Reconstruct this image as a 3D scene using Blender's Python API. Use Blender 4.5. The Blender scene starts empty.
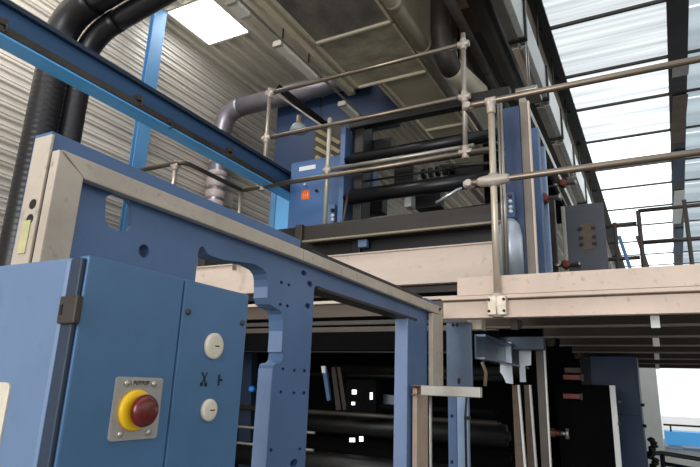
import bpy, bmesh, math, random
from mathutils import Vector, Matrix
random.seed(7)
COL = bpy.context.scene.collection
PI = math.pi
# ------------------------------------------------------------------ camera
YAW, PIT, ROL, FPX, EYE = 0.496424, 0.265439, 0.0363941, 560.517, 1.6
fw = Vector((math.cos(PIT)*math.cos(YAW), math.cos(PIT)*math.sin(YAW), math.sin(PIT)))
r0 = Vector((math.sin(YAW), -math.cos(YAW), 0)); u0 = r0.cross(fw)
rt = r0*math.cos(ROL) + u0*math.sin(ROL); up = -r0*math.sin(ROL) + u0*math.cos(ROL)
CAM = Vector((0, 0, EYE))
def on(ax, v, px, py):
    """point of the survey plane ax = v seen at photo pixel (px, py)"""
    d = fw + rt*((px-350)/FPX) - up*((py-233.5)/FPX)
    k = 'xyz'.index(ax)
    return CAM + d*((v-CAM[k])/d[k])
cd = bpy.data.cameras.new('camera'); cam = bpy.data.objects.new('camera', cd); COL.objects.link(cam)
M3 = Matrix((rt, up, -fw)).transposed()
cam.matrix_world = Matrix.Translation(CAM) @ M3.to_4x4()
cd.sensor_width = 36; cd.lens = FPX*36/700; cd.clip_start = 0.02; cd.clip_end = 300
bpy.context.scene.camera = cam

# ------------------------------------------------------------------ materials
def lin(h):
    h = h.lstrip('#'); c = [int(h[i:i+2], 16)/255 for i in (0, 2, 4)]
    return tuple(x/12.92 if x <= .04045 else ((x+.055)/1.055)**2.4 for x in c) + (1,)
MATS = {}
def mat(name, col, rough=.5, metal=0., dirt=None, amt=.35, scale=3., streak=None, bump=.0, spec=.5, emit=None, es=0., speck=0.):
    if name in MATS: return MATS[name]
    m = bpy.data.materials.new(name); m.use_nodes = True
    nt = m.node_tree; N = nt.nodes; L = nt.links; b = N['Principled BSDF']
    b.inputs['Roughness'].default_value = rough; b.inputs['Metallic'].default_value = metal
    b.inputs['Specular IOR Level'].default_value = spec
    tc = N.new('ShaderNodeTexCoord')
    mp = N.new('ShaderNodeMapping'); L.new(tc.outputs['Object'], mp.inputs['Vector'])
    if streak: mp.inputs['Scale'].default_value = streak
    n1 = N.new('ShaderNodeTexNoise'); n1.inputs['Scale'].default_value = scale; n1.inputs['Detail'].default_value = 8; n1.inputs['Roughness'].default_value = .65
    L.new(mp.outputs[0], n1.inputs['Vector'])
    cr = N.new('ShaderNodeValToRGB'); cr.color_ramp.elements[0].position = .38; cr.color_ramp.elements[1].position = .72
    L.new(n1.outputs['Fac'], cr.inputs['Fac'])
    mul = N.new('ShaderNodeMath'); mul.operation = 'MULTIPLY'; mul.inputs[1].default_value = amt
    L.new(cr.outputs['Color'], mul.inputs[0])
    mx = N.new('ShaderNodeMixRGB'); mx.inputs[1].default_value = lin(col); mx.inputs[2].default_value = lin(dirt or col)
    L.new(mul.outputs[0], mx.inputs[0])
    out = mx.outputs[0]
    if speck:
        n2 = N.new('ShaderNodeTexNoise'); n2.inputs['Scale'].default_value = scale*9; n2.inputs['Detail'].default_value = 4
        L.new(tc.outputs['Object'], n2.inputs['Vector'])
        c2 = N.new('ShaderNodeValToRGB'); c2.color_ramp.elements[0].position = .62; c2.color_ramp.elements[1].position = .72
        L.new(n2.outputs['Fac'], c2.inputs['Fac'])
        m2 = N.new('ShaderNodeMath'); m2.operation = 'MULTIPLY'; m2.inputs[1].default_value = speck; L.new(c2.outputs['Color'], m2.inputs[0])
        mx2 = N.new('ShaderNodeMixRGB'); L.new(out, mx2.inputs[1]); mx2.inputs[2].default_value = lin('#2a2622'); L.new(m2.outputs[0], mx2.inputs[0]); out = mx2.outputs[0]
    L.new(out, b.inputs['Base Color'])
    rr = N.new('ShaderNodeMapRange'); rr.inputs['To Min'].default_value = max(.02, rough-.1); rr.inputs['To Max'].default_value = min(1, rough+.15)
    L.new(n1.outputs['Fac'], rr.inputs['Value']); L.new(rr.outputs[0], b.inputs['Roughness'])
    if bump:
        bp = N.new('ShaderNodeBump'); bp.inputs['Strength'].default_value = bump; bp.inputs['Distance'].default_value = .01
        L.new(n1.outputs['Fac'], bp.inputs['Height']); L.new(bp.outputs[0], b.inputs['Normal'])
    if emit:
        b.inputs['Emission Color'].default_value = lin(emit); b.inputs['Emission Strength'].default_value = es
    MATS[name] = m; return m
def translucent(name, col, strength, streak):
    """fibreglass roof sheet lit from above by the daylight"""
    m = bpy.data.materials.new(name); m.use_nodes = True; nt = m.node_tree; N = nt.nodes; L = nt.links
    b = N['Principled BSDF']; tc = N.new('ShaderNodeTexCoord'); mp = N.new('ShaderNodeMapping'); mp.inputs['Scale'].default_value = streak
    L.new(tc.outputs['Object'], mp.inputs[0]); n = N.new('ShaderNodeTexNoise'); n.inputs['Scale'].default_value = 1; n.inputs['Detail'].default_value = 3
    L.new(mp.outputs[0], n.inputs['Vector'])
    cr = N.new('ShaderNodeValToRGB'); cr.color_ramp.elements[0].position = .36; cr.color_ramp.elements[1].position = .62
    c = lin(col); cr.color_ramp.elements[0].color = (c[0]*.56, c[1]*.59, c[2]*.61, 1); cr.color_ramp.elements[1].color = c
    L.new(n.outputs['Fac'], cr.inputs['Fac']); L.new(cr.outputs[0], b.inputs['Emission Color']); b.inputs['Emission Strength'].default_value = strength
    b.inputs['Base Color'].default_value = (.3, .33, .34, 1); b.inputs['Roughness'].default_value = .6
    MATS[name] = m; return m

blue = mat('machine_blue', '#47648c', .42, 0, '#3a5274', .55, 2.2, bump=.05, speck=.12)
blue_front = mat('cabinet_blue', '#3e648a', .4, 0, '#33536f', .5, 3.5, bump=.03)
blue_pale = mat('worn_pale_blue', '#6f84a8', .4, 0, '#566c90', .6, 6, bump=.03)
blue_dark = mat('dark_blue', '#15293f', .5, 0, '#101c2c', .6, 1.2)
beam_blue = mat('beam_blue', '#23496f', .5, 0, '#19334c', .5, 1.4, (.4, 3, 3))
beam_lit = mat('beam_lit_blue', '#5fb4f5', .28, 0, '#3c8fd0', .5, 1.5, (.4, 3, 3))  # paler blue carries the bounced light on the beam underside
post_blue = mat('post_blue', '#568bba', .4, 0, '#4679a8', .5, 2)
cream = mat('cream_paint', '#b5a99b', .55, 0, '#857a6c', .55, 4, bump=.06, speck=.3)
cream_warm = mat('cream_plate', '#d6c4b6', .5, 0, '#b3a59a', .5, 1.6, (1, .6, 3), bump=.04, speck=.2)
cream_deck = mat('deck_cream', '#d3bfb0', .55, 0, '#b09d90', .45, 2.5, bump=.05, speck=.25)
duct_cream = mat('hood_cream', '#bdb298', .6, 0, '#847b68', .7, 1.1, bump=.05)
hood_dark = mat('hood_stained', '#7c776c', .55, 0, '#2c3036', .95, 1.3, (1, 1.5, 1))
steel = mat('galvanised_steel', '#a9a59d', .33, .75, '#7f786e', .5, 5, bump=.03)
steel_warm = mat('rail_steel', '#8f8274', .32, .85, '#5d5045', .6, 5, (1, .3, 1))
fit_mat = mat('rail_fitting', '#b6aba1', .45, .35, '#8f8277', .5, 14, bump=.08)
dull = mat('grimy_metal', '#4a443f', .5, .5, '#231f1c', .7, 3, bump=.05)
brown_beam = mat('grimy_beam', '#2f2a26', .5, .2, '#191613', .7, 2, (1, .5, 4), bump=.05)
black = mat('black_metal', '#151415', .45, .2, '#0c0b0b', .6, 3)
roller_m = mat('black_roller', '#19191c', .3, .4, '#17171a', .5, 3)
rubber = mat('black_overhead', '#1c1c20', .3, .2, '#101012', .6, 4)
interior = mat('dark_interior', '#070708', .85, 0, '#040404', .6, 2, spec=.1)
grey_pipe = mat('grey_pipe', '#85828a', .32, .5, '#5b565c', .6, 5)
white_plug = mat('white_plastic', '#ccc4b4', .4, 0, '#a39a8a', .5, 25)
plate_m = mat('brushed_plate', '#a3a09b', .42, .35, '#807c77', .5, 20)
yellow = mat('yellow_plastic', '#e3b512', .35, 0, '#b58d10', .4, 12)
red = mat('red_mushroom', '#6b1413', .22, 0, '#2c0b0a', .8, 22)
red_dull = mat('red_handle', '#7d3324', .5, 0, '#3f1d16', .6, 10)
orange = mat('orange_sticker', '#e0661c', .5, 0, '#b54d17', .5, 30)
white = mat('white_paint', '#eef0ee', .45, 0, '#cfd0cc', .4, 3)
label_w = mat('white_label', '#dadde0', .5, 0, '#a8b0b8', .3, 30)
screw_m = mat('screw_steel', '#b9b4aa', .3, .8, '#8a857b', .4, 40)
dark_slot = mat('dark_recess', '#15130f', .8, 0, '#080808', .5, 10)
siding = mat('wall_siding', '#cfc9c0', .42, .15, '#918a82', .75, .8, (.35, 1, 12), bump=.02)
ceil_m = mat('ceiling_sheet', '#d3ccbe', .5, 0, '#a39c8e', .6, .7, (.3, 3, 1))
floor_m = mat('floor_concrete', '#96928b', .6, 0, '#6c6862', .6, 1.2, bump=.05)
bronze = mat('lamp_socket', '#a59182', .3, .6, '#6a5548', .5, 20)
glow_glass = mat('lamp_glass', '#9aa6a6', .25, 0, '#7f8e8e', .3, 10)
ply = mat('brown_board', '#6b5a4c', .6, 0, '#4b3d33', .6, 4, (1, 1, 4))
far_blue = mat('far_blue_wall', '#193659', .5, 0, '#142a46', .5, 1.5)
sky_far = translucent('roof_light_sheet', '#f4fafc', 2.3, (.9, .15, 1))
sky_near = translucent('roof_light_sheet_dim', '#eaeff1', .84, (8, .25, 1))  # nearer sheets glow less: dimming with view angle put into the colour
sky_mid = translucent('roof_light_sheet_mid', '#f3f6f7', 1.02, (6, .25, 1))
sky_side = translucent('roof_light_side', '#c7d6df', .62, (2.2, .3, 1))
sky_left = translucent('roof_light_left', '#ffffff', 9, (.5, .5, 1))
sk_hot = mat('daylight_glint', '#ffffff', .5, emit='#f4faff', es=1.6)

# ------------------------------------------------------------------ mesh builder
class MB:
    def __init__(s): s.bm = bmesh.new()
    def merge(s, bm2):
        me = bpy.data.meshes.new('t'); bm2.to_mesh(me); bm2.free(); s.bm.from_mesh(me); bpy.data.meshes.remove(me); return s
    def hexa(s, c, bev=0):
        """eight corners: bottom 4 (ccw) then top 4"""
        b = bmesh.new(); v = [b.verts.new(p) for p in c]
        for f in ((3,2,1,0),(4,5,6,7),(0,1,5,4),(1,2,6,5),(2,3,7,6),(3,0,4,7)): b.faces.new([v[i] for i in f])
        bmesh.ops.recalc_face_normals(b, faces=b.faces)
        if bev: bmesh.ops.bevel(b, geom=list(b.edges), offset=bev, segments=2, profile=.6, affect='EDGES')
        return s.merge(b)
    def box(s, x0, x1, y0, y1, z0, z1, bev=0):
        x0, x1 = sorted((x0, x1)); y0, y1 = sorted((y0, y1)); z0, z1 = sorted((z0, z1))
        if bev: bev = min(bev, .45*min(x1-x0, y1-y0, z1-z0))
        return s.hexa([(x0,y0,z0),(x1,y0,z0),(x1,y1,z0),(x0,y1,z0),(x0,y0,z1),(x1,y0,z1),(x1,y1,z1),(x0,y1,z1)], bev)
    def bar(s, a, b, w, h, bev=.003, upv=(0,0,1)):
        """rectangular bar from a to b, width w, height h"""
        a, b = Vector(a), Vector(b); d = (b-a).normalized(); U = Vector(upv)
        S = d.cross(U)
        if S.length < 1e-4: S = d.cross(Vector((1,0,0)))
        S.normalize(); U = S.cross(d); S = S*w/2; U = U*h/2
        return s.hexa([a-S-U, a+S-U, b+S-U, b-S-U, a-S+U, a+S+U, b+S+U, b-S+U], min(bev, .4*min(w, h)))
    def tube(s, pts, r, seg=14, cap=True):
        pts = [Vector(p) for p in pts]; n = len(pts); rs = r if isinstance(r, (list, tuple)) else [r]*n
        b = bmesh.new(); rings = []; prev = None
        for i, p in enumerate(pts):
            t = (pts[min(i+1, n-1)]-pts[max(i-1, 0)]).normalized()
            if prev is None:
                a = Vector((0,0,1)) if abs(t.z) < .9 else Vector((1,0,0)); e = t.cross(a).normalized()
            else: e = (prev - t*prev.dot(t)).normalized()
            prev = e; g = t.cross(e)
            rings.append([b.verts.new(p + (e*math.cos(2*PI*k/seg) + g*math.sin(2*PI*k/seg))*rs[i]) for k in range(seg)])
        for i in range(n-1):
            for k in range(seg):
                f = b.faces.new((rings[i][k], rings[i][(k+1)%seg], rings[i+1][(k+1)%seg], rings[i+1][k])); f.smooth = True
        if cap: b.faces.new(rings[0][::-1]); b.faces.new(rings[-1])
        bmesh.ops.recalc_face_normals(b, faces=b.faces)
        return s.merge(b)
    def lathe(s, o, axis, prof, seg=28):
        """prof: (distance along axis, radius)"""
        axis = Vector(axis).normalized(); o = Vector(o)
        a = Vector((0,0,1)) if abs(axis.z) < .9 else Vector((1,0,0)); e = axis.cross(a).normalized(); g = axis.cross(e)
        b = bmesh.new(); rings = []
        for d, r in prof:
            rings.append([b.verts.new(o + axis*d + (e*math.cos(2*PI*k/seg)+g*math.sin(2*PI*k/seg))*max(r, 1e-4)) for k in range(seg)])
        for i in range(len(rings)-1):
            for k in range(seg):
                f = b.faces.new((rings[i][k], rings[i][(k+1)%seg], rings[i+1][(k+1)%seg], rings[i+1][k])); f.smooth = True
        b.faces.new(rings[0][::-1]); b.faces.new(rings[-1])
        bmesh.ops.recalc_face_normals(b, faces=b.faces)
        return s.merge(b)
    def prism(s, outer, axis, a, bb, holes=(), bev=0):
        """flat outline (two in-plane coords) with holes, extruded along axis from a to bb"""
        k = 'xyz'.index(axis)
        def P(u, v, w):
            c = [u, v]; c.insert(k, w); return Vector(c)
        b = bmesh.new(); edges = []
        for loop in [outer]+list(holes):
            vs = [b.verts.new(P(u, v, a)) for u, v in loop]
            for i in range(len(vs)): edges.append(b.edges.new((vs[i], vs[(i+1)%len(vs)])))
        bmesh.ops.triangle_fill(b, use_beauty=True, use_dissolve=False, edges=edges)
        faces = list(b.faces)
        r = bmesh.ops.extrude_face_region(b, geom=faces)
        d = P(0, 0, bb-a)
        bmesh.ops.translate(b, verts=[x for x in r['geom'] if isinstance(x, bmesh.types.BMVert)], vec=d)
        bmesh.ops.recalc_face_normals(b, faces=b.faces)
        return s.merge(b)
    def build(s, name, m, parent=None, **props):
        org = Vector((0,0,0)); q = parent
        while q is not None: org += q.location; q = q.parent
        if parent is None and s.bm.verts:
            lo = Vector([min(v.co[i] for v in s.bm.verts) for i in range(3)]); hi = Vector([max(v.co[i] for v in s.bm.verts) for i in range(3)])
            loc = Vector(((lo.x+hi.x)/2, (lo.y+hi.y)/2, lo.z)); org = loc
        bmesh.ops.translate(s.bm, verts=s.bm.verts, vec=-org)
        me = bpy.data.meshes.new(name); s.bm.to_mesh(me); s.bm.free(); me.materials.append(m)
        o = bpy.data.objects.new(name, me); COL.objects.link(o)
        if parent is not None: o.parent = parent
        else: o.location = org
        for k, v in props.items(): o[k] = v
        return o
def thing(name, label, cat, loc, group=None):
    o = bpy.data.objects.new(name, None); COL.objects.link(o); o.location = loc; o.empty_display_size = .1
    o['label'] = label; o['category'] = cat
    if group: o['group'] = group
    return o
def tag(o, label, cat, group=None):
    o['label'] = label; o['category'] = cat
    if group: o['group'] = group
    return o
def circ(cx, cy, r, n=20): return [(cx+r*math.cos(2*PI*i/n), cy+r*math.sin(2*PI*i/n)) for i in range(n)]
def oval(cx, cy, rx, rz, n=20): return [(cx+rx*math.cos(2*PI*i/n), cy+rz*math.sin(2*PI*i/n)) for i in range(n)]
def rrect(x0, x1, z0, z1, r, n=5):
    out = []
    for cx, cz, a0 in ((x1-r, z1-r, 0), (x0+r, z1-r, 90), (x0+r, z0+r, 180), (x1-r, z0+r, 270)):
        for i in range(n+1):
            a = math.radians(a0+90*i/n); out.append((cx+r*math.cos(a), cz+r*math.sin(a)))
    return out
def struct(o): o['kind'] = 'structure'; return o
def arc(p0, c, p1, n=8):
    """quadratic bend from p0 to p1 around control c"""
    p0, c, p1 = Vector(p0), Vector(c), Vector(p1)
    return [p0*(1-t)**2 + c*2*t*(1-t) + p1*t*t for t in [i/n for i in range(n+1)]]

# ================================================================== SETTING
m = MB(); m.box(-6, 27, -8, 5.9, -.1, 0); struct(m.build('floor', floor_m))
def corrugated(u0, u1, pitch, depth):
    """profile points (u, offset)"""
    out = []; u = u0
    while u < u1:
        out += [(u, 0), (u+pitch*.42, 0), (u+pitch*.52, depth), (u+pitch*.68, depth), (u+pitch*.72, depth*.6), (u+pitch*.80, depth*.6), (u+pitch*.84, depth), (u+pitch*.90, depth)]
        u += pitch
    out.append((u1, 0)); return [p for p in out if p[0] <= u1]
def sheet(name, mtl, axis_profile, x0, x1):
    b = MB(); vs = []
    for p in axis_profile: vs.append((b.bm.verts.new((x0,)+p), b.bm.verts.new((x1,)+p)))
    for i in range(len(vs)-1): b.bm.faces.new((vs[i][0], vs[i+1][0], vs[i+1][1], vs[i][1]))
    return b.build(name, mtl)
WALLY, CZ = 5.76, 6.5
struct(sheet('wall_left', siding, [(WALLY-d, z) for z, d in corrugated(-.02, CZ, .125, .026)], -6, 27))
# ceiling: left bay has a roof light, the right bay a long strip of roof lights
SKX0, SKX1, SKY0, SKY1 = 4.58, 5.45, 4.70, 5.48
def ceil_strip(name, y0, y1, x0, x1, mtl=ceil_m, z=CZ):
    struct(sheet(name, mtl, [(y, z-d) for y, d in corrugated(y0, y1, .29, .055)], x0, x1))
ceil_strip('ceiling', 1.0, SKY0, -6, 27)
ceil_strip('ceiling_edge', SKY1, 5.9, -6, 27)
ceil_strip('ceiling_near', SKY0, SKY1, -6, SKX0)
ceil_strip('ceiling_beyond', SKY0, SKY1, SKX1, 27)
m = MB(); m.box(SKX0, SKX1, SKY0, SKY1, CZ-.03, CZ-.01); w = struct(m.build('window_1', sky_left))
m = MB()
for x in (SKX0, SKX1): m.box(x-.02, x+.02, SKY0-.02, SKY1+.02, CZ-.05, CZ+.01)
for y in (SKY0, SKY1): m.box(SKX0, SKX1, y-.02, y+.02, CZ-.05, CZ+.01)
m.build('window_frame', ceil_m, w)
# right bay roof lights between purlins
PUR = [2.8, 4.25, 5.75, 7.2, 8.62, 9.85, 11.35, 13.0, 14.4, 16.2, 18, 20, 22, 24, 26.9]
wn = 2
purlin_m = mat('purlin_brown', '#3b3733', .6, .1, '#24211f', .6, 3)
for i in range(len(PUR)-1):
    x0, x1 = PUR[i], PUR[i+1]
    yl = .915 - .0096*(x0-2); yr = -.40-.0244*x0
    pr = []
    n = max(3, int((x1-x0)/.19)); 
    b = MB(); rows = []
    for k in range(n*4+1):
        t = k/(n*4); x = x0+.03+(x1-x0-.06)*t; dz = (.0, .012, .012, 0)[k % 4]
        rows.append((b.bm.verts.new((x, yl, CZ-dz)), b.bm.verts.new((x, yr, CZ-dz))))
    for k in range(len(rows)-1): b.bm.faces.new((rows[k][0], rows[k+1][0], rows[k+1][1], rows[k][1]))
    struct(b.build('window_%d' % wn, sky_near if i < 4 else sky_mid if i < 6 else sky_far)); wn += 1
    b = MB(); rows = []
    for k in range(3):
        x = x0+.33+(x1-x0-.05)*k/2
        rows.append((b.bm.verts.new((x, -.62-.026*x, CZ)), b.bm.verts.new((x, -3.4, CZ-.05))))
    for k in range(2): b.bm.faces.new((rows[k][0], rows[k+1][0], rows[k+1][1], rows[k][1]))
    struct(b.build('window_%d' % wn, sky_side)); wn += 1
    b = MB(); b.box(x0-.02, x0+.02, -3.4, 1.0, CZ-.035, CZ+.01); struct(b.build('trim_%d' % (i+1), purlin_m))
m = MB(); m.hexa([(2,.90,CZ-.05),(27,.66,CZ-.05),(27,.76,CZ-.05),(2,1.0,CZ-.05),(2,.90,CZ+.02),(27,.66,CZ+.02),(27,.76,CZ+.02),(2,1.0,CZ+.02)]); struct(m.build('trim_30', black))
m = MB(); m.hexa([(2,.97,CZ-.01),(27,.73,CZ-.01),(27,1.03,CZ-.01),(2,1.03,CZ-.01),(2,.97,CZ+.03),(27,.73,CZ+.03),(27,1.03,CZ+.03),(2,1.03,CZ+.03)]); struct(m.build('ceiling_margin', dull))
m = MB(); m.hexa([(2,-.66,CZ-.04),(27,-1.34,CZ-.04),(27,-1.05,CZ-.04),(2,-.42,CZ-.04),(2,-.66,CZ+.02),(27,-1.34,CZ+.02),(27,-1.05,CZ+.02),(2,-.42,CZ+.02)]); struct(m.build('trim_31', black))
for i, (xa, xb, mt_) in enumerate(((8.9, 9.2, steel), (9.9, 11.9, ply), (12.4, 14.4, far_blue), (15, 18, white), (18.6, 22, beam_blue))):
    m = MB(); m.box(xa, xb, -.62-.0255*xa-.02, -.42-.0255*xa, CZ-.07, CZ-.045); struct(m.build('trim_%d' % (32+i), mt_))
m = MB(); m.box(26.9, 27, .3, 5.9, 0, CZ+.05); m.box(26.9, 27, -8, .3, 3.9, CZ+.05); struct(m.build('wall_far', white))
m = MB(); m.box(-6, 27, -8.1, -8, 0, 2.2); struct(m.build('wall_right', white))
m = MB(); m.box(-6, 27, -8, -3.4, CZ-.06, CZ+.02); struct(m.build('ceiling_right', ceil_m))
# white door post of the far opening
m = MB(); a = on('x', 13, 636, 370); b_ = on('x', 13, 656, 370)
m.box(13, 13.5, b_.y, a.y, 0, 3.0, .01); struct(m.build('trim_40', white))

m = MB(); m.box(27, 60, -25, 12, -.12, -.02); struct(m.build('pavement', mat('pale_paving', '#cfcdc8', .7, 0, '#b0aea8', .5, .5)))
# ================================================================== CONTROL CABINET
CX0, CX1, CY, CZT = .575, 1.008, .80, 1.792
c = thing('control_cabinet', 'blue control cabinet with a red emergency stop button in front of the machine frame', 'cabinet', ((CX0+CX1)/2, 1.1, 0))
m = MB(); m.box(CX0, CX1-.002, CY+.028, 1.045, .08, CZT-.004, .008); m.build('body', mat('cabinet_side_blue', '#5c7494', .45, 0, '#4d617c', .7, 3, (1, 1, .5), bump=.04, speck=.12), c)  # body in a greyer, paler blue than the door
m = MB(); m.box(CX0+.03, CX1-.03, CY+.05, 1.03, 0, .08); m.build('plinth', black, c)
xs = on('y', CY, 185, 283).x
m = MB(); m.box(CX0+.012, xs-.0015, CY, CY+.024, .1, CZT, .004); d = m.build('door', blue_front, c)
m = MB(); m.box(xs+.0015, CX1, CY, CY+.024, .1, CZT, .004); sp = m.build('side_panel', blue_front, c)
# corner post between side and door, darker
m = MB(); m.box(CX0+.003, CX0+.0115, CY+.004, CY+.032, .1, CZT-.006, .003); m.build('corner_strip', blue_dark, c)
h = on('x', CX0, 68, 310)
m = MB(); m.box(CX0-.006, CX0+.006, h.y-.026, h.y+.016, h.z-.022, h.z+.022, .003); hg = m.build('hinge', dull, c)
m = MB(); m.box(CX0-.0075, CX0-.0055, h.y+.006, h.y+.012, h.z-.008, h.z+.008); m.build('slot', dark_slot, hg)
q = on('x', CX0, 4, 425)
m = MB(); m.prism(rrect(q.y-.001, q.y+.09, q.z-.07, q.z+.065, .01), 'x', CX0-.003, CX0+.001); m.build('name_plate', white_plug, c, label='white plate with rounded corners on the cabinet side')
# emergency stop
e = on('y', CY, 136, 408)
pw = .0515
m = MB(); m.prism(rrect(e.x-pw, e.x+pw, e.z-pw, e.z+pw, .006), 'y', CY-.004, CY+.001); es = m.build('emergency_stop', plate_m, c, label='grey plate with a red button on a yellow ring')
ec = Vector((e.x-.007, CY, e.z-.003))
m = MB(); m.lathe(ec, (0,-1,0), [(.003,.034),(.010,.034),(.013,.031),(.013,.02)], 36); m.build('yellow_ring', yellow, es)
m = MB(); m.lathe(ec, (0,-1,0), [(.010,.013),(.018,.015),(.019,.022),(.023,.0255),(.030,.0268),(.036,.0245),(.040,.018),(.042,.008),(.0423,.0)], 36); m.build('mushroom_button', red, es)
for sx in (-1, 1):
    for sz in (-1, 1):
        m = MB(); m.lathe((e.x+sx*.030+(.0 if sz<0 else 0), CY-.003, e.z+sz*(.041)), (0,-1,0), [(0,.0055),(.003,.0055),(.0042,.003),(.0043,0)], 14); m.build('screw', screw_m, es)
m = MB(); m.box(e.x-.020, e.x+.020, CY-.0055, CY-.0035, e.z+.036, e.z+.048, .0008); lg = m.build('legend_plate', plate_m, es)
m = MB()
for i, ch in enumerate('101101'):     # worn engraving
    x = e.x-.015+i*.006
    m.box(x-.002, x-.001, CY-.0062, CY-.0052, e.z+.0385, e.z+.0455); m.box(x-.002, x+.002, CY-.0062, CY-.0052, e.z+(.0445 if ch == '1' else .0385), e.z+(.0455 if ch == '1' else .0395)); m.box(x+.001, x+.002, CY-.0062, CY-.0052, e.z+.0405, e.z+.0455)
m.build('engraving', dark_slot, lg)
for (px, py, r) in ((213, 346, .0265), (208, 410, .0215)):
    p = on('y', CY, px, py)
    m = MB(); m.lathe((p.x, CY, p.z), (0,-1,0), [(-.001, r),(.005, r),(.007, r*.94),(.0075, r*.7),(.0078, 0)], 32); pl = m.build('blanking_plug', white_plug, sp)
    m = MB(); m.box(p.x-.002, p.x+.011, CY-.0084, CY-.0074, p.z-.0012, p.z+.0012); m.build('slot', dark_slot, pl)
p = on('y', CY, 204, 379)     # scissors pictogram
m = MB(); y = CY-.0008
for s in (-1, 1):
    m.bar((p.x+s*.0075, y, p.z+.013), (p.x-s*.005, y, p.z-.008), .0012, .0022, 0)
    m.lathe((p.x-s*.0062, CY+.0002, p.z-.0105), (0,-1,0), [(0,.0042),(.0012,.0042)], 14)
m.build('scissors_symbol', dark_slot, sp)
p = on('y', CY, 220, 380)
m = MB(); m.bar((p.x-.004, y, p.z-.011), (p.x-.004, y, p.z+.011), .0012, .0045, 0); m.bar((p.x-.004, y, p.z), (p.x+.007, y, p.z), .0012, .004, 0); m.build('cut_mark_symbol', dark_slot, sp)
for px, py in ((188, 312), (242, 323)):
    p = on('y', CY, px, py); m = MB(); m.lathe((p.x, CY, p.z), (0,-1,0), [(-.001,.006),(.003,.006),(.0045,.003),(.0046,0)], 14); m.build('screw', dull, sp)

# ================================================================== MACHINE FRAME
FY0, FY1 = 1.09, 1.148
SY0, SY1 = 1.055, 1.08
f = thing('printing_machine', 'blue steel machine side frame with cream machined edges and cut-outs, behind the control cabinet', 'machine frame', (1.9, 1.12, 0))
def W(px, py): p = on('y', FY0, px, py); return (p.x, p.z)
TOPZ = 2.102
out = [(.664, 0), (.664, TOPZ), (1.64, TOPZ), (1.64, 2.066), (3.09, 2.066), (3.09, 1.985)]
# underside of the top member, middle pillar with its notches, opening to the left
out += [(2.80, 1.955), (2.60, 1.945), (1.90, 1.952), (1.768, 1.958), (1.752, 1.945), W(314, 292), W(305, 467), (1.77, .2), (1.525, .2), (1.525, 1.36),
        (1.525, 1.640), (1.529, 1.656), (1.538, 1.662), (1.560, 1.664), (1.572, 1.672), (1.576, 1.695), (1.562, 1.805), (1.556, 1.825), (1.540, 1.836), (1.500, 1.843), (1.482, 1.848), (1.473, 1.862),
        (1.463, 1.925), (1.455, 1.943), (1.435, 1.955), (1.38, 1.962), W(224, 260), W(212, 256), W(208, 254), (1.150, 1.964), (1.138, 1.957), (1.134, 1.945), (1.134, 0)]
holes = []
sl = [W(106, 197), W(113, 193.5), W(127, 199), W(133, 206), W(132, 226), W(128, 231.5), W(119, 231), W(109, 227), W(105, 219)]
holes.append(sl[::-1])
hc = W(144, 251); holes.append(circ(hc[0], hc[1], .0165, 20))
for px, py, rx, rz in ((304, 273, .018, .012), (310, 284, .018, .013), (308, 306, .018, .013), (281.5, 282.5, .009, .007), (289, 285, .009, .007), (280.5, 304.5, .009, .007), (287.5, 306, .009, .007),
                       (283, 369, .009, .007), (294.5, 370.5, .009, .007), (304.5, 371, .011, .008), (281, 392, .009, .007), (294, 393, .009, .007), (304, 393, .011, .008), (271, 450, .009, .007), (300, 449, .009, .007), (294, 463, .022, .016)):
    q = W(px, py); holes.append(oval(q[0], q[1], rx, rz*.8, 14))
m = MB(); m.prism(out, 'y', FY0, FY0+.014, holes)
m.prism(out, 'y', FY0+.014, FY1, [[(.775, 2.045), (.775, 1.925), (1.0, 1.925), (1.0, 2.045)]]+holes[1:]); m.build('frame_plate', blue, f)
# dark backs of blind bolt holes
for px, py in ((304, 273), (310, 284), (308, 306), (281.5, 282.5), (289, 285), (280.5, 304.5), (287.5, 306), (283, 369), (294.5, 370.5), (304.5, 371), (281, 392), (294, 393), (304, 393), (271, 450), (300, 449), (294, 463)):
    q = W(px, py); m = MB(); m.lathe((q[0], FY0+.02, q[1]), (0,1,0), [(0,.026 if px == 294 and py == 463 else .02),(.02,.02)], 14); m.build('bolt_hole', dark_slot, f)
# worn pale machined edges facing left
def edge_face(x, z0, z1, nm='worn_edge', mt_=blue_pale):
    m = MB(); m.box(x-.0015, x+.004, FY0+.002, FY1-.001, z0, z1, .001); m.build(nm, mt_, f)
edge_face(1.468, 1.866, 1.925); edge_face(1.568, 1.70, 1.805); edge_face(1.525, .3, 1.645)
m = MB(); m.box(.661, .668, SY1+.004, FY1-.006, .2, TOPZ-.008, .002); m.build('cream_edge', cream, f)
for py in (204, 219):
    q = on('x', .66, 32.5 if py == 204 else 29.5, py); m = MB(); m.lathe((.660, q.y, q.z), (1,0,0), [(0,.011),(.004,.011)], 16); m.build('bolt_hole', dark_slot, f)
q = on('x', .66, 24.5, 237); m = MB(); m.box(.658, .661, q.y-.012, q.y+.012, q.z-.035, q.z+.035, .001); m.build('yellowed_sticker', mat('old_sticker', '#b5b183', .6, 0, '#8a8660', .5, 30), f)
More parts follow.
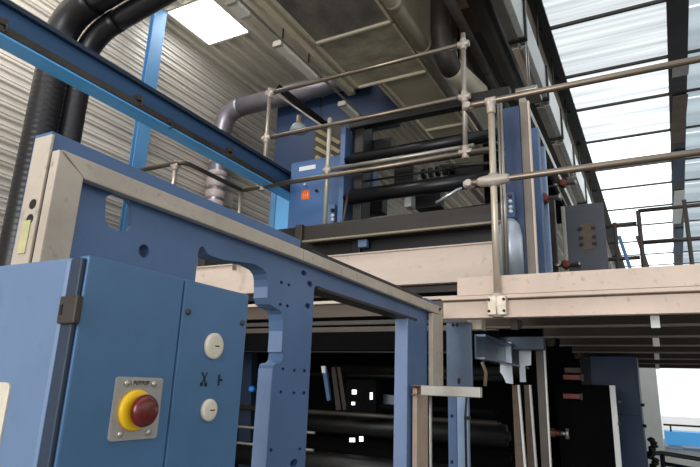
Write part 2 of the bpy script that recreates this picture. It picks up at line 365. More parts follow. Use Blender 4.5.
# cream strips
SY0, SY1 = 1.055, 1.08
m = MB(); m.hexa([(.665,SY0,0.2),(.730,SY0,0.2),(.730,SY1,.2),(.665,SY1,.2),(.665,SY0,2.055),(.730,SY0,2.015),(.730,SY1,2.015),(.665,SY1,2.055)], .003); m.build('left_cream_post', cream, f)
m = MB(); m.hexa([(.734,SY0,2.012),(1.612,SY0,2.018),(1.612,SY1,2.018),(.734,SY1,2.012),(.672,SY0,2.057),(1.612,SY0,2.059),(1.612,SY1,2.059),(.672,SY1,2.057)], .003); m.build('top_cream_rail', cream, f)
m = MB(); m.hexa([(1.615,SY0,2.018),(3.03,SY0,2.008),(3.03,SY1,2.008),(1.615,SY1,2.018),(1.615,SY0,2.059),(3.10,SY0,2.055),(3.10,SY1,2.055),(1.615,SY1,2.059)], .003); m.build('top_cream_rail', cream, f)
m = MB(); m.hexa([(2.935,SY0,1.6),(3.04,SY0,1.6),(3.04,SY1,1.6),(2.935,SY1,1.6),(2.935,SY0,2.004),(3.05,SY0,2.004),(3.05,SY1,2.004),(2.935,SY1,2.004)], .003); m.box(3.04, 3.105, SY0, SY1, 1.6, 2.052, .003); m.build('right_cream_post', cream, f)
la, lb_ = on('y', SY0, 417, 430).x, on('y', SY0, 428, 430).x
m = MB(); m.box(la, lb_, SY0, SY1, .0, 1.6, .003); m.build('lower_cream_post', mat('tan_post', '#b09988', .5, 0, '#8d7868', .5, 5), f)
# right pillar
pa, pb = on('y', FY0, 407.5, 322).x, on('y', FY0, 427, 311).x
m = MB(); m.box(pa+.004, pb, FY0-.002, FY1+.01, .0, 1.995, .004); m.build('pillar', blue, f)
m = MB(); m.box(pa, pa+.012, FY0, FY1+.01, .3, 1.94, .002); m.build('worn_edge', blue_pale, f)
m = MB(); m.box(1.76, pa+.12, FY0-.006, FY1+.02, 1.942, 1.953); m.build('lower_flange', black, f)
m = MB(); m.box(1.72, 2.86, SY1+.004, FY0+.03, 2.062, 2.085, .003); m.build('black_top_strip', black, f)
for i in range(6):
    m = MB(); m.box(2.89+i*.035, 2.915+i*.035, SY1, FY0+.03, 2.062, 2.082, .003); m.build('clamp_block', blue, f)
for px, py in ((417, 453), (414, 462)):
    q = on('y', FY0, px, py)
q = on('y', FY0, 411, 447); m = MB(); m.lathe((q.x, FY0-.001, q.z), (0,1,0), [(0,.018),(.01,.018)], 16); m.build('bolt_hole', dark_slot, f)

# bracket bar with a tube prop in front of the right pillar
bxx = 2.68
b0, b1 = on('x', bxx, 411, 391), on('x', bxx, 480, 392.5)
t = thing('bracket_bar', 'short galvanised box bar fixed across the cream post, on a thin upright tube', 'bracket', (bxx, (b0.y+b1.y)/2, 0))
z0, z1 = b1.z-.024, b1.z+.024
m = MB(); m.box(bxx, bxx+.04, b1.y, b0.y-.05, z0, z1, .003); m.build('bar', steel, t)
m = MB(); m.box(bxx, bxx+.045, b0.y-.052, b0.y, z1-.006, z1); m.box(bxx, bxx+.045, b0.y-.052, b0.y, z0, z0+.006); m.box(bxx+.04, bxx+.045, b0.y-.052, b0.y, z0, z1); m.build('clip', mat('rusty_clip', '#7a5548', .6, .2, '#3f2a22', .6, 20), t)
q = on('x', bxx+.02, 430.5, 430); m = MB(); m.tube([(bxx+.02, q.y, 0), (bxx+.02, q.y, z0)], .008); m.build('prop_tube', steel, t)

# ================================================================== DECK
DX, DT = 3.3, 2.25
d = thing('mezzanine_walkway', 'cream steel walkway deck with a thick edge, joined to the right of the frame', 'walkway', (5, -.6, 0))
DYR = -2.6
yl = on('x', DX, 457, 285).y
m = MB(); m.box(DX, DX+.05, DYR, yl, 2.15, DT+.014, .004); m.build('edge_plate', cream_deck, d)
m = MB(); m.box(DX-.004, DX+.05, DYR, yl, 2.143, 2.151); m.box(DX-.003, DX+.01, DYR, 1.116, 2.114, 2.124); m.build('shadow_seam', mat('seam_shadow', '#6b5a4d', .7, 0, '#3a302a', .9, 6), d)  # dark strips put in for the shadow lines under edge plate and flange
m = MB(); m.box(DX-.035, DX+.02, DYR, 1.118, 2.123, 2.144, .003); m.box(DX, DX+.012, DYR, 1.118, 2.02, 2.124); m.box(DX-.035, DX+.02, DYR, 1.118, 2.012, 2.022, .002); m.build('channel_beam', cream_deck, d)
m = MB(); m.box(DX+.05, 9.6, DYR, .72, 2.135, 2.175); m.build('deck_plate', brown_beam, d)
jm = mat('joist_lit', '#8a7f73', .5, .1, '#5c5349', .6, 2, (1, .5, 3))
joist_shaded = mat('joist_shaded', '#554b43', .6, .1, '#352e28', .6, 2, (1, .5, 3))  # joists in two tones: shade put into the web, light into the flange
for i, x in enumerate((3.85, 4.58, 5.4, 6.26, 7.3, 8.35, 9.5)):
    m = MB(); m.box(x-.012, x, DYR, .74 if x > 4.1 else 1.0, 2.02, 2.134); jo = m.build('joist', joist_shaded, d)
    m = MB(); m.box(x-.05, x+.01, DYR, .74 if x > 4.1 else 1.0, 2.008, 2.02, .002); m.build('flange', jm, jo)
for x in (3.42, 4.7, 6.4, 8.5):
    for y in (.72, -.02, -.95):
        m = MB(); m.hexa([(x-.05, y-.03, 1.955), (x-.045, y-.03, 1.955), (x-.045, y+.03, 1.955), (x-.05, y+.03, 1.955), (x-.05, y-.03, 2.02), (x-.03, y-.03, 2.02), (x-.03, y+.03, 2.02), (x-.05, y+.03, 2.02)] if 0 else
               [(x, y-.022, 1.955), (x+.14, y-.022, 1.985), (x+.14, y+.022, 1.985), (x, y+.022, 1.955), (x-.02, y-.022, 2.02), (x+.14, y-.022, 2.02), (x+.14, y+.022, 2.02), (x-.02, y+.022, 2.02)], .003); m.build('joist_clip', white if y < .5 else dull, d)
for y in (DYR, ):
    m = MB(); m.box(DX, 9.6, y, y+.06, 2.0, DT); m.build('edge_plate', cream_deck, d)
for x in (3.6, 9.4):
    m = MB(); m.box(x-.06, x+.06, -2.58, -2.46, 0, 2.02, .004); m.build('column', blue, d)

# ------------------------------------------------------------------ railings
RR = .0205
def fit_T(parent, p, d1, d2=None, r=.028, l=.045, nm='fitting'):
    m = MB()
    for dd in (d1, d2):
        if dd is None: continue
        dd = Vector(dd).normalized(); m.tube([Vector(p)-dd*l, Vector(p)-dd*l*.8, Vector(p)+dd*l*.8, Vector(p)+dd*l], [r*.86, r, r, r*.86], 14)
    m.build(nm, fit_mat, parent)
def rail(parent, pts, nm='rail', mt_=None, r=RR):
    m = MB(); m.tube(pts, r, 14); m.build(nm, mt_ or steel_warm, parent)
# right, in front of the walkway
g = thing('guardrail', 'two-bar tubular guardrail across the end of the cream walkway', 'railing', (DX-.02, -.3, 2.0))
RX = DX-.035
pt = on('x', RX, 494, 200)
pA = on('x', RX, 491.5, 101); pB = on('x', RX, 497, 312); yp = (pA.y+pB.y)/2
zt, zm = 3.395, 2.855
for yy in (yp, yp-1.2, yp-2.4):
    m = MB(); m.tube([(RX, yy, 2.02), (RX, yy, zt)], RR, 16); m.build('post', mat('post_steel', '#c3b7a4', .35, .45, '#948773', .5, 5), g)
    fit_T(g, (RX, yy, zt-.045), (0,0,1), None, .028, .045)
    m = MB(); m.lathe((RX, yy, zt), (0,1,0), [(-.035,.021),(-.03,.026),(.03,.026),(.035,.021)], 18); m.build('fitting', fit_mat, g)
    m = MB(); m.lathe((RX, yy, zm), (0,1,0), [(-.10,.021),(-.085,.030),(-.03,.036),(.03,.036),(.085,.030),(.10,.021)], 18); m.tube([(RX, yy, zm-.04), (RX, yy, zm+.04)], .030); m.build('fitting', fit_mat, g)
    m = MB(); m.box(RX-.03, RX+.03, yy-.055, yy+.055, 2.022, 2.135, .006); m.tube([(RX-.0, yy, 2.012), (RX, yy, 2.15)], .031, 16); cl = m.build('base_clamp', mat('clamp_cream', '#cbbfae', .4, .3, '#8f8574', .5, 20), g)
    for sy in (-1, 1):
        for zz in (2.045, 2.112):
            m = MB(); m.lathe((RX-.031, yy+sy*.043, zz), (-1,0,0), [(0,.009),(.006,.009),(.0065,0)], 6); m.build('bolt', dull, cl)
pe = on('x', RX, 466, 109); pe2 = on('x', RX, 467, 189)
for pz, zz in ((pe, zt), (pe2, zm)):
    yy = pz.y
    path = [(RX, yp-2.5, zz), (RX, yy+.0-.06, zz)] + arc((RX, yy-.05, zz), (RX, yy, zz), (RX+.05, yy, zz), 6) + [(RX+.36, yy, zz)]
    rail(g, path)
    fit_T(g, (RX+.01, yy-.012, zz), (0,1,0), (1,0,0), .0245, .035, 'elbow')
# upper guardrail at the machine top
UX = 4.0
g2 = thing('guardrail', 'three-bar guardrail on top of the press in front of the rollers', 'railing', (UX, 2.2, 2.9))
y1, y2 = 3.122, 1.163
stp = mat('post_steel_grey', '#a79f96', .35, .5, '#7d736a', .5, 5)
for zz, ya, yb in ((4.37, y1-.02, y2), (3.885, y1, y2)):
    rail(g2, [(UX, ya, zz), (UX, yb, zz)]); 
    for yy in (y1, y2): fit_T(g2, (UX, yy, zz), (0,0,1), (0,1,0), .028, .05)
rail(g2, [(UX-.005, 3.37, 3.385), (UX-.005, .95, 3.392)], r=.022)
m = MB(); m.tube([(UX, y1, 3.385), (UX, y1, 4.42)], RR); m.build('post', stp, g2)
m = MB(); m.tube([(UX, y2, 3.36), (UX, y2, 4.47)], RR); m.build('post', stp, g2)
for yy in (y1, y2): fit_T(g2, (UX, yy, 3.40), (0,0,1), (0,1,0), .029, .055)
rail(g2, [(UX-.005, 3.37, 3.385), (UX-.005, 3.37, 2.6)], 'post', stp)
# left return of the low rail
g3 = thing('handrail', 'low dark handrail bending round behind the blue frame, beside the wrapped grey pipe', 'railing', (3.5, 3.4, 2.6))
xx = 3.22
rail(g3, [(3.985, 3.37, 3.385)] + [(xx+.12, 3.37, 3.385)] + arc((xx+.08, 3.37, 3.385), (xx, 3.38, 3.385), (xx, 3.46, 3.385), 6)[0:] + [(xx, 4.1, 3.385)], mt_=mat('dark_rail', '#5f574e', .35, .6, '#39332d', .5, 5))
rail(g3, [(xx+.01, 3.47, 3.385), (xx+.01, 3.47, 2.6)], 'post', stp)
fit_T(g3, (xx+.01, 3.47, 3.365), (0,0,1), (0,1,0), .027, .04)
# rail behind, with the short capped post
g4 = thing('handrail', 'single lower rail with a capped post standing before the upper electrical cabinet', 'railing', (4.06, 1.8, 2.85))
ax = 4.03
pp = on('x', ax, 330, 119); pq = on('x', ax, 325, 230)
m = MB(); m.tube([(ax, pp.y, 2.86), (ax, pp.y, pp.z), (ax, pp.y, pp.z+.012)], [.02, .02, .012]); m.build('post', mat('post_pale', '#b9b4a6', .35, .4, '#8d877a', .5, 5), g4)
q = on('x', ax, 328, 170); rail(g4, [(ax, pp.y, q.z), (ax, 1.10, q.z)], mt_=steel)
fit_T(g4, (ax, pp.y, q.z), (0,0,1), (0,1,0), .026, .04)
# far railing on the walkway
g5 = thing('guardrail', 'dark two-bar guardrail far along the walkway under the roof lights', 'railing', (9.4, -.2, 2.17))
fx = 9.4; fm = mat('far_rail', '#5c5149', .5, .3, '#3d3530', .5, 4)
a, b_ = on('x', fx, 638, 211), on('x', fx, 640, 243)
for zz in (a.z, b_.z): rail(g5, [(fx, a.y, zz), (fx, -1.6, zz)], mt_=fm, r=.03)
rail(g5, [(fx, a.y, 2.17), (fx, a.y, a.z)], 'post', fm, .033)
q = on('x', fx, 684, 200); rail(g5, [(fx, q.y, 2.17), (fx, q.y, q.z)], 'post', fm, .03)
g6 = thing('guardrail', 'dark two-bar railing farthest along the walkway, beyond the grey panel', 'railing', (9.5, .45, 2.17))
a, b_ = on('x', fx, 606, 224), on('x', fx, 606, 259)
for zz in (a.z-.02, b_.z): rail(g6, [(fx+.05, a.y+.1, zz), (fx+.05, on('x', fx, 636, 218).y, zz)], mt_=fm, r=.03)
q = on('x', fx, 616, 240); rail(g6, [(fx+.05, q.y, 2.17), (fx+.05, q.y, a.z+.02)], 'post', fm, .03)
for px in (628, 646):
    q0, q1 = on('x', fx, px-9, 236), on('x', fx, px+2, 268)
    o = None
    m = MB(); m.bar(q0, q1, .04, .05); m.build('brace', post_blue if px < 640 else fm, g6)

# ================================================================== PRESS UNIT (printing tower behind the frame)
PX = 4.1
p = thing('press_unit', 'large printing press tower with cream cross beams and black rollers, under the hood', 'press', (5.2, 2, 0))
# left and right side plates
m = MB(); m.box(PX+.02, PX+.20, 2.13, 2.22, 2.6, 3.92, .01); m.build('side_plate', black, p)
q = on('x', PX, 340, 150)
m = MB(); m.box(PX-.03, PX+.1, on('x', PX, 347, 140).y, on('x', PX, 342, 140).y, 2.93, on('x', PX, 342, 129).z, .006); m.build('blue_edge_plate', blue, p)
# rollers
for (pxa, pya, pxb, pyb, th) in ((348, 160, 486, 136.5, 14.5), (347, 198.5, 492, 177, 17)):
    a, b_ = on('x', PX, pxa, pya), on('x', PX, pxb, pyb); z = (a.z+b_.z)/2; r = th/2*(PX*.85+.46*1.6)/FPX
    m = MB(); m.lathe((PX, .80, z), (0,1,0), [(0,.03),(.02,.03),(.021,r),(2.26-.8-.04,r),(2.26-.8-.039,.03),(2.27-.8+.03,.03)], 30); m.build('roller', roller_m, p)
# top flat beam
z = on('x', PX, 410, 113).z
m = MB(); m.box(PX-.03, PX+.06, .82, 2.26, z-.045, z+.045, .004); m.build('cross_beam', black, p)
# guide rail above lower roller (pale bar)
for px, py, rr_, mm in ((420, 183, .016, mat('worn_bronze_bar', '#7b6a58', .4, .5, '#4a3f36', .6, 6)), (420, 163, .012, dull), (400, 176, .01, black)):
    q = on('x', PX+.1, px, py); m = MB(); m.tube([(PX+.1, .82, q.z), (PX+.1, 2.2, q.z)], rr_); m.build('guide_bar', mm, p)
# clutter between the rollers
for (x0, y0, x1, y1_, dx, mm) in ((363, 122+20, 391, 152, .25, black), (394, 168, 413, 190, .2, black), (366, 170, 373, 188, .22, blue), (404, 195, 411, 206, .25, white), (345, 178, 360, 196, .3, dull), (415, 192, 440, 206, .35, black), (447, 168, 492, 180, .3, black), (362, 196, 382, 212, .35, black)):
    a, b_ = on('x', PX+dx, x0, y0), on('x', PX+dx, x1, y1_)
    m = MB(); m.box(PX+dx, PX+dx+.12, min(a.y, b_.y), max(a.y, b_.y), min(a.z, b_.z), max(a.z, b_.z), .01); m.build('drive_housing', mm, p)
for k in range(5):
    q = on('x', PX+.22, 424+k*7, 174-k*1.2); m = MB(); m.lathe((PX+.22, q.y, q.z), (0,1,0), [(-.02,.03),(-.015,.045),(.015,.045),(.02,.03)], 16); m.build('gear', dull if k % 2 else black, p)
a, b_ = on('x', PX-.02, 436, 203), on('x', PX-.02, 462, 187)
m = MB(); m.tube([a, b_], .014); m.build('strut_rod', mat('bright_rod', '#c3cbd0', .25, .7, '#8c949a', .4, 10), p)
a, b_ = on('x', PX-.02, 470, 205), on('x', PX-.02, 452, 172)
m = MB(); m.tube([on('x', PX-.02, 340, 240), on('x', PX-.02, 349, 190)], .014); m.build('strut_rod', dull, p)
m = MB(); m.tube([on('x', PX-.02, 440, 166), on('x', PX-.02, 490, 163)], .012); m.build('strut_rod', dull, p)
# lower dark cross beams
ya, yb = 2.62, .80
a, b_ = on('x', 3.98, 330, 223), on('x', 3.98, 330, 238.5)
m = MB(); m.hexa([(3.98,yb,b_.z),(4.2,yb,b_.z),(4.2,ya,b_.z),(3.98,ya,b_.z),(3.98,yb,a.z),(4.2,yb,a.z+.09),(4.2,ya-.05,a.z+.05),(3.98,ya,a.z)], .006); m.build('cross_beam', brown_beam, p)
m = MB(); m.box(3.96, 4.0, yb, ya, b_.z-.014, b_.z+.002, .002); m.build('cream_lip', mat('lip', '#8d8270', .5, .1, '#6a604f', .5, 4), p)
m = MB(); m.box(3.95, 4.0, ya-.002, ya+.07, b_.z-.01, a.z+.01, .006); m.build('end_block', dull, p)
m = MB(); m.box(PX+.06, PX+.1, .8, 3.9, 2.5, 3.0); m.build('back_panel', black, p)
a = on('x', PX, 420, 248)
m = MB(); m.box(PX-.02, PX+.1, .96, 4.0, a.z-.012, a.z, .002); m.box(PX-.0, PX+.1, .98, 4.0, 2.395, a.z-.012, .004); m.build('cream_beam', cream_warm, p)
m = MB(); q = on('x', PX-.03, 361, 243); m.box(PX-.03, PX+.02, q.y-.05, q.y+.03, q.z-.035, q.z+.03, .004); m.build('cable_box', blue_pale, p)
for z0, z1, dx, mm in ((2.33, 2.385, .05, brown_beam), (2.265, 2.29, -.01, cream_warm), (2.155, 2.262, .03, mat('beam_taupe', '#5f544b', .5, .1, '#4d443d', .5, 3, (1,.5,3))), (2.09, 2.125, .04, mat('beam_grey', '#4b4846', .5, .2, '#2f2c2b', .5, 3)), (2.03, 2.075, .05, mat('beam_grey2', '#5a514a', .5, .2, '#3d3631', .5, 3))):
    m = MB(); m.box(PX+dx, PX+dx+.08, 1.0, 4.0, z0, z1, .004); m.build('cross_beam', mm, p)
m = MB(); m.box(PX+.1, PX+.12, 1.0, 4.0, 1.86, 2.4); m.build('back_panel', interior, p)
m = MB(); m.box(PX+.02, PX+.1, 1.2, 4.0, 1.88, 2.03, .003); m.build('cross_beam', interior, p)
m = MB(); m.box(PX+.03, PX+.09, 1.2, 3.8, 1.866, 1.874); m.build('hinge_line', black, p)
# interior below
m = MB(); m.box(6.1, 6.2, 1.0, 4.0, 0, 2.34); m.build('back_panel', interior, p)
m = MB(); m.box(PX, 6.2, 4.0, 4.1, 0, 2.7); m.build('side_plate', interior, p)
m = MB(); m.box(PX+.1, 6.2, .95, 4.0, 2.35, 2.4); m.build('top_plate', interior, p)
for (x, z, r, y0, y1_, mm) in ((4.9, 1.25, .09, 1.1, 3.9, black), (5.0, 1.0, .12, 1.1, 3.9, interior), (4.5, .95, .09, 1.1, 3.9, black), (5.6, 1.78, .05, 1.1, 3.2, brown_beam), (4.6, 1.36, .02, 1.1, 3.9, dull), (4.8, 1.70, .02, 1.1, 3.0, black), (4.3, 1.45, .02, 1.05, 2.0, interior)):
    m = MB(); m.lathe((x, y0, z), (0,1,0), [(0,r*.4),(.03,r*.4),(.031,r),(y1_-y0-.031,r),(y1_-y0-.03,r*.4),(y1_-y0,r*.4)], 26); m.build('roller', mm, p)
IX = 4.6
def poly_x(x, pts, t, nm, mm):
    q = [on('x', x, *a) for a in pts]; m = MB(); m.prism([(v.y, v.z) for v in q], 'x', x, x+t); m.build(nm, mm, p)
poly_x(IX, [(322, 369), (326, 369), (330, 400), (327, 401)], .03, 'blue_lever', blue)
poly_x(IX-.02, [(321, 366), (325, 366), (325, 373), (322, 373)], .02, 'lever_cap', white)
poly_x(IX+.05, [(331, 367), (335, 367), (341, 410), (336, 410)], .03, 'guide_plate', mat('dark_brown_plate', '#2f2823', .6, 0, '#1d1815', .5, 6))
poly_x(IX+.05, [(337, 367), (340, 367), (347, 410), (343, 410)], .03, 'guide_plate', mat('dark_brown_plate', '#2f2823', .6, 0, '#1d1815', .5, 6))
poly_x(IX+.3, [(375, 393), (405, 397), (405, 410), (376, 408)], .03, 'inner_sheet', mat('interior_panel', '#8793a0', .5, 0, '#67717c', .4, 4))
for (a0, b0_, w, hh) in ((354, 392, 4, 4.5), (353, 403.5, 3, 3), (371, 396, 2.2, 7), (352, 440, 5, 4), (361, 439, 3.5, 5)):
    poly_x(IX-.03, [(a0-w/2, b0_-hh/2), (a0+w/2, b0_-hh/2), (a0+w/2, b0_+hh/2), (a0-w/2, b0_+hh/2)], .01, 'daylight_glint', sk_hot)  # glowing plates stand in for daylight glimpsed through the press
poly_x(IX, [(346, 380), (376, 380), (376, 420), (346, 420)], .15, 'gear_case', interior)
poly_x(IX+.1, [(240, 330), (252, 330), (250, 467), (238, 467)], .1, 'inner_panel', blue_dark)
q = on('x', IX, 254, 389); m = MB(); m.lathe(q, (-1,0,0), [(0,.03),(.05,.03),(.06,.02),(.061,0)], 16); m.build('blue_knob', mat('knob_blue', '#2f86e0', .3, 0, '#2668b0', .3, 8), p)
for yy in (430, 447): 
    q = on('x', 4.3, 280, yy); m = MB(); m.tube([(4.3, 2.6, q.z), (4.3, 3.9, q.z)], .012); m.build('guide_bar', steel, p)

# right column of the press (blue, then grey)
k = thing('machine_column', 'tall blue and grey machine column rising from the walkway edge beside the guardrail post', 'column', (3.75, .72, 0))
cx = 3.75
def cy(px, py): return on('x', cx, px, py).y
ztop = on('x', cx, 515, 106).z
m = MB(); m.box(cx, cx+.12, cy(523, 190), cy(506, 190), 2.25, ztop, .006); m.build('blue_face', mat('column_blue', '#263c60', .45, 0, '#1c2b44', .6, 5, speck=.3), k)
m = MB(); m.box(cx+.02, cx+.06, cy(531, 190), cy(523, 190), 2.25, ztop+.03, .004); m.build('grey_face', mat('taupe_post', '#80756c', .5, .1, '#5c534c', .5, 4), k)
m = MB(); m.box(cx+.015, cx+.05, cy(533.2, 190), cy(531.2, 190), 2.25, ztop+.03, .002); m.build('pale_edge', cream_deck, k)
q = on('x', cx-.06, 511, 205)
m = MB(); m.box(cx-.07, cx-.002, q.y-.022, q.y+.03, q.z-.09, q.z+.09, .008); bx = m.build('button_box', blue, k)
for dz, mm in ((.06, red_dull), (.02, label_w), (-.02, label_w), (-.05, label_w)):
    m = MB(); m.lathe((cx-.07, q.y, q.z+dz), (-1,0,0), [(0,.013),(.012,.013),(.013,0)], 14); m.build('push_button', mm, bx)
m = MB(); m.tube([(cx-.03, q.y, q.z-.09), (cx-.03, q.y-.01, q.z-.2), (cx-.02, q.y+.02, q.z-.4)], .008); m.build('cable', black, bx)
q0 = on('x', cx-.05, 510, 240)
m = MB(); m.lathe((cx-.06, q0.y, 2.25), (0,0,1), [(0,.085),(.35,.085),(.43,.07),(.47,.04),(.48,0)], 22); m.build('dome_cover', mat('polished_cover', '#b8c0cc', .3, .5, '#7f8794', .5, 3), k)
# conduits next to the post
for i, (px, r_) in enumerate(((501.5, .009), (504.5, .011))):
    q = on('x', 3.55, px, 200); m = MB(); m.tube([(3.55, q.y, 2.25), (3.55, q.y, on('x', 3.55, 503, 103).z)], r_)
    o = tag(m.build('conduit', steel), ('thin pale conduit close behind the guardrail post' if i == 0 else 'thicker pale conduit between the guardrail post and the blue column'), 'conduit', None)
# side frames of the press seen along the walkway
s = thing('press_side_frame', 'blue and steel side framing of the press running away along the walkway', 'machine frame', (5.5, .8, 2.2))
m = MB(); a, b_ = on('y', .75, 522, 101), on('y', .75, 582, 226)
m.bar((a.x, .75, a.z), (7.6, .75, a.z+.02), .05, .07); m.build('top_rail', steel, s)
m = MB(); m.box(4.5, 4.62, .69, .9, 2.2, 3.75, .006); m.build('upright', blue, s)
m = MB(); m.box(4.8, 4.86, .685, .9, 2.2, 3.70, .006); m.build('upright', mat('upright_pale', '#8ea3c4', .4, .1, '#627a9f', .5, 4), s)
m = MB(); m.box(5.25, 5.4, .8, .95, 2.2, 3.85, .006); m.build('upright', black, s)
m = MB(); m.box(5.9, 6.0, .78, .88, 2.2, 3.6, .006); m.build('upright', dull, s)
m = MB(); m.box(4.3, 7.6, 1.05, 1.1, 2.41, 3.7); m.build('inner_plate', interior, s)
m = MB(); m.bar(on('y', .78, 534, 182), on('y', .78, 541, 194), .02, .03); m.build('link', steel, s)
m = MB(); m.box(4.3, 7.6, .8, .98, 3.78, 3.86); m.build('top_plate', interior, s)
for i, (px, py, nm) in enumerate(((544, 199, 'red-handled valve on the press side, nearest the blue column'), (563, 184, 'red-handled valve highest on the press side, over the grey panel'), (566, 265, 'red-handled valve low at the foot of the grey panel'))):
    q = on('y', .70, px, py); v = thing('valve', nm, 'valve', q)
    m = MB(); m.lathe(q, (1,0,0), [(-.06,.02),(-.055,.04),(-.02,.045),(-.015,.03),(.01,.03),(.015,.04),(.04,.038),(.045,.02)], 18); m.build('handle', red_dull, v)
    m = MB(); m.lathe(q+Vector((.0,-.02,-.0)), (0,-1,0), [(0,.02),(.09,.02),(.095,.03),(.115,.03),(.12,0)], 14); m.tube([q+Vector((0,.02,0)), q+Vector((0,.15,0))], .02); m.build('stem', steel, v)
# grey panel with cut-out
gx = 5.9
P0, P1, P2, P3 = on('x', gx, 567, 206), on('x', gx, 605, 205), on('x', gx, 607, 270), on('x', gx, 567, 270)
t = thing('machine_guard', 'dark grey upright sheet panel with a brown notched cut-out on the walkway', 'panel', (gx, (P0.y+P1.y)/2, DT))
yl_, yr_ = (P0.y+P3.y)/2, (P1.y+P2.y)/2
gp = mat('panel_grey', '#4b4f58', .5, .1, '#3b3e45', .5, 3)
m = MB(); m.box(gx, gx+.03, yr_, yl_, 2.178, P0.z, .004); m.build('sheet', gp, t)
m = MB(); m.box(gx-.01, gx+.04, yl_, yl_+.04, 2.178, P0.z, .004); m.build('edge_post', steel, t)
a, b_ = on('x', gx, 580, 224), on('x', gx, 595, 249)
m = MB(); m.prism(rrect(b_.y, a.y, b_.z, a.z, .03), 'x', gx-.006, gx+.002); m.build('brown_insert', ply, t)
for zz in (.2, .45, .8):
    for yy in (a.y, b_.y):
        zc = b_.z + (a.z-b_.z)*zz; m = MB(); m.box(gx-.012, gx-.002, yy-.02, yy+.02, zc-.016, zc+.016, .003); m.build('clip', black, t)
# upper electrical cabinet
ex = 4.22
ye0, ye1, ye2 = on('x', ex, 346, 190).y, on('x', ex, 325, 190).y, on('x', ex, 289.5, 195).y
zt_ = on('x', ex, 310, 160).z
t = thing('electrical_cabinet', 'tall blue electrical cabinet on the press with an orange warning sticker', 'cabinet', (ex+.2, 2.5, 2.6))
cabb = mat('upper_cabinet_blue', '#3f6494', .45, 0, '#34537d', .4, 2)
m = MB(); m.box(ex+.015, ex+.45, ye0, ye2, 2.84, zt_-.005, .008); m.build('body', cabb, t)
m = MB(); m.box(ex, ex+.02, ye1+.006, ye2, 2.85, zt_, .005); dr = m.build('door', cabb, t)
m = MB(); m.box(ex, ex+.02, ye0, ye1, 2.85, zt_-.0, .005); m.build('side_panel', cabb, t)
def flat(px0, py0, px1, py1, nm, mm, par, th=.004, xx=ex):
    a, b_ = on('x', xx, px0, py0), on('x', xx, px1, py1); m = MB(); m.box(xx-th, xx+.001, min(a.y, b_.y), max(a.y, b_.y), min(a.z, b_.z), max(a.z, b_.z), .001); return m.build(nm, mm, par)
lb = flat(299.5, 167.3, 315.5, 168.7, 'name_label', label_w, dr)
st = flat(302, 191, 309.5, 199, 'warning_sticker', orange, dr)
q = on('x', ex, 306, 195)
m = MB(); m.bar((ex-.005, q.y+.022, q.z+.02), (ex-.005, q.y+.022, q.z-.025), .002, .007, 0); m.bar((ex-.005, q.y-.022, q.z+.02), (ex-.005, q.y-.022, q.z-.025), .002, .007, 0); m.bar((ex-.005, q.y+.03, q.z-.004), (ex-.005, q.y-.03, q.z-.004), .007, .002, 0); m.bar((ex-.005, q.y, q.z+.014), (ex-.005, q.y, q.z-.022), .002, .007, 0)
m.build('sticker_symbol', mat('sticker_pale', '#f0c69a', .5, 0, '#d89a60', .3, 20), st)
q = on('x', ex, 317, 191); m = MB(); m.lathe((ex, q.y, q.z), (-1,0,0), [(0,.014),(.02,.014),(.021,0)], 16); m.build('lock', dark_slot, dr)
q = on('x', ex, 305.5, 185); m = MB(); m.lathe((ex, q.y, q.z), (-1,0,0), [(0,.012),(.02,.012),(.021,0)], 16); m.build('indicator', label_w, dr)
bx = flat(329, 207, 337, 225, 'switch_box', mat('switch_blue', '#5f7fab', .4, 0, '#47648f', .4, 8), t, .06)
for py, mm in ((210.5, dark_slot), (216, label_w), (220, label_w)):
    q = on('x', ex-.06, 333, py); m = MB(); m.lathe((ex-.06, q.y, q.z), (-1,0,0), [(0,.018),(.015,.018),(.016,0)], 14); m.build('push_button', mm, bx)

# blue column carrying the beam, and the overhead beam
a, b_ = on('x', 4.7, 271, 200), on('x', 4.7, 293, 200)
t = thing('steel_column', 'bright blue steel column left of the upper electrical cabinet', 'column', (4.7, (a.y+b_.y)/2, 0))
zc = on('x', 4.7, 280, 187).z
m = MB(); m.box(4.7, 4.72, b_.y-.25, a.y-.07, 2.402, zc, .004); m.build('flange', mat('web_blue', '#6cb6f0', .4, 0, '#4f97d2', .4, 3), t)
m = MB(); m.box(4.69, 4.9, a.y-.07, a.y, 2.402, zc, .004); m.build('edge', post_blue, t)
BY = 3.0; BX1 = 4.68
t = thing('overhead_beam', 'long blue overhead beam crossing in front of the black ducts', 'beam', (2.5, BY+.06, 3.37))
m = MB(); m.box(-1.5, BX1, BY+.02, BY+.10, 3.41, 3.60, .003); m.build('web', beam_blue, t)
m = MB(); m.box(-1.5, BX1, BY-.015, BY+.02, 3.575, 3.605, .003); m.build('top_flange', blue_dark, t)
m = MB(); m.box(-1.5, BX1, BY-.01, BY+.13, 3.385, 3.397, .002); m.build('bottom_flange', beam_lit, t)
m = MB(); m.box(-1.5, BX1, BY-.018, BY+.02, 3.397, 3.445, .006); m.build('cable_strip', dull, t)
for px, py in ((4, 22), (140, 98), (231, 150), (170, 121)):
    q = on('y', BY-.02, px, py); m = MB(); m.box(q.x-.02, q.x+.02, BY-.03, BY+.02, q.z-.02, q.z+.02, .005); m.tube([(q.x+.01, BY-.025, q.z), (q.x+.02, BY-.03, q.z-.045), (q.x+.0, BY-.03, q.z-.06)], .006); m.build('clip', dull, t)

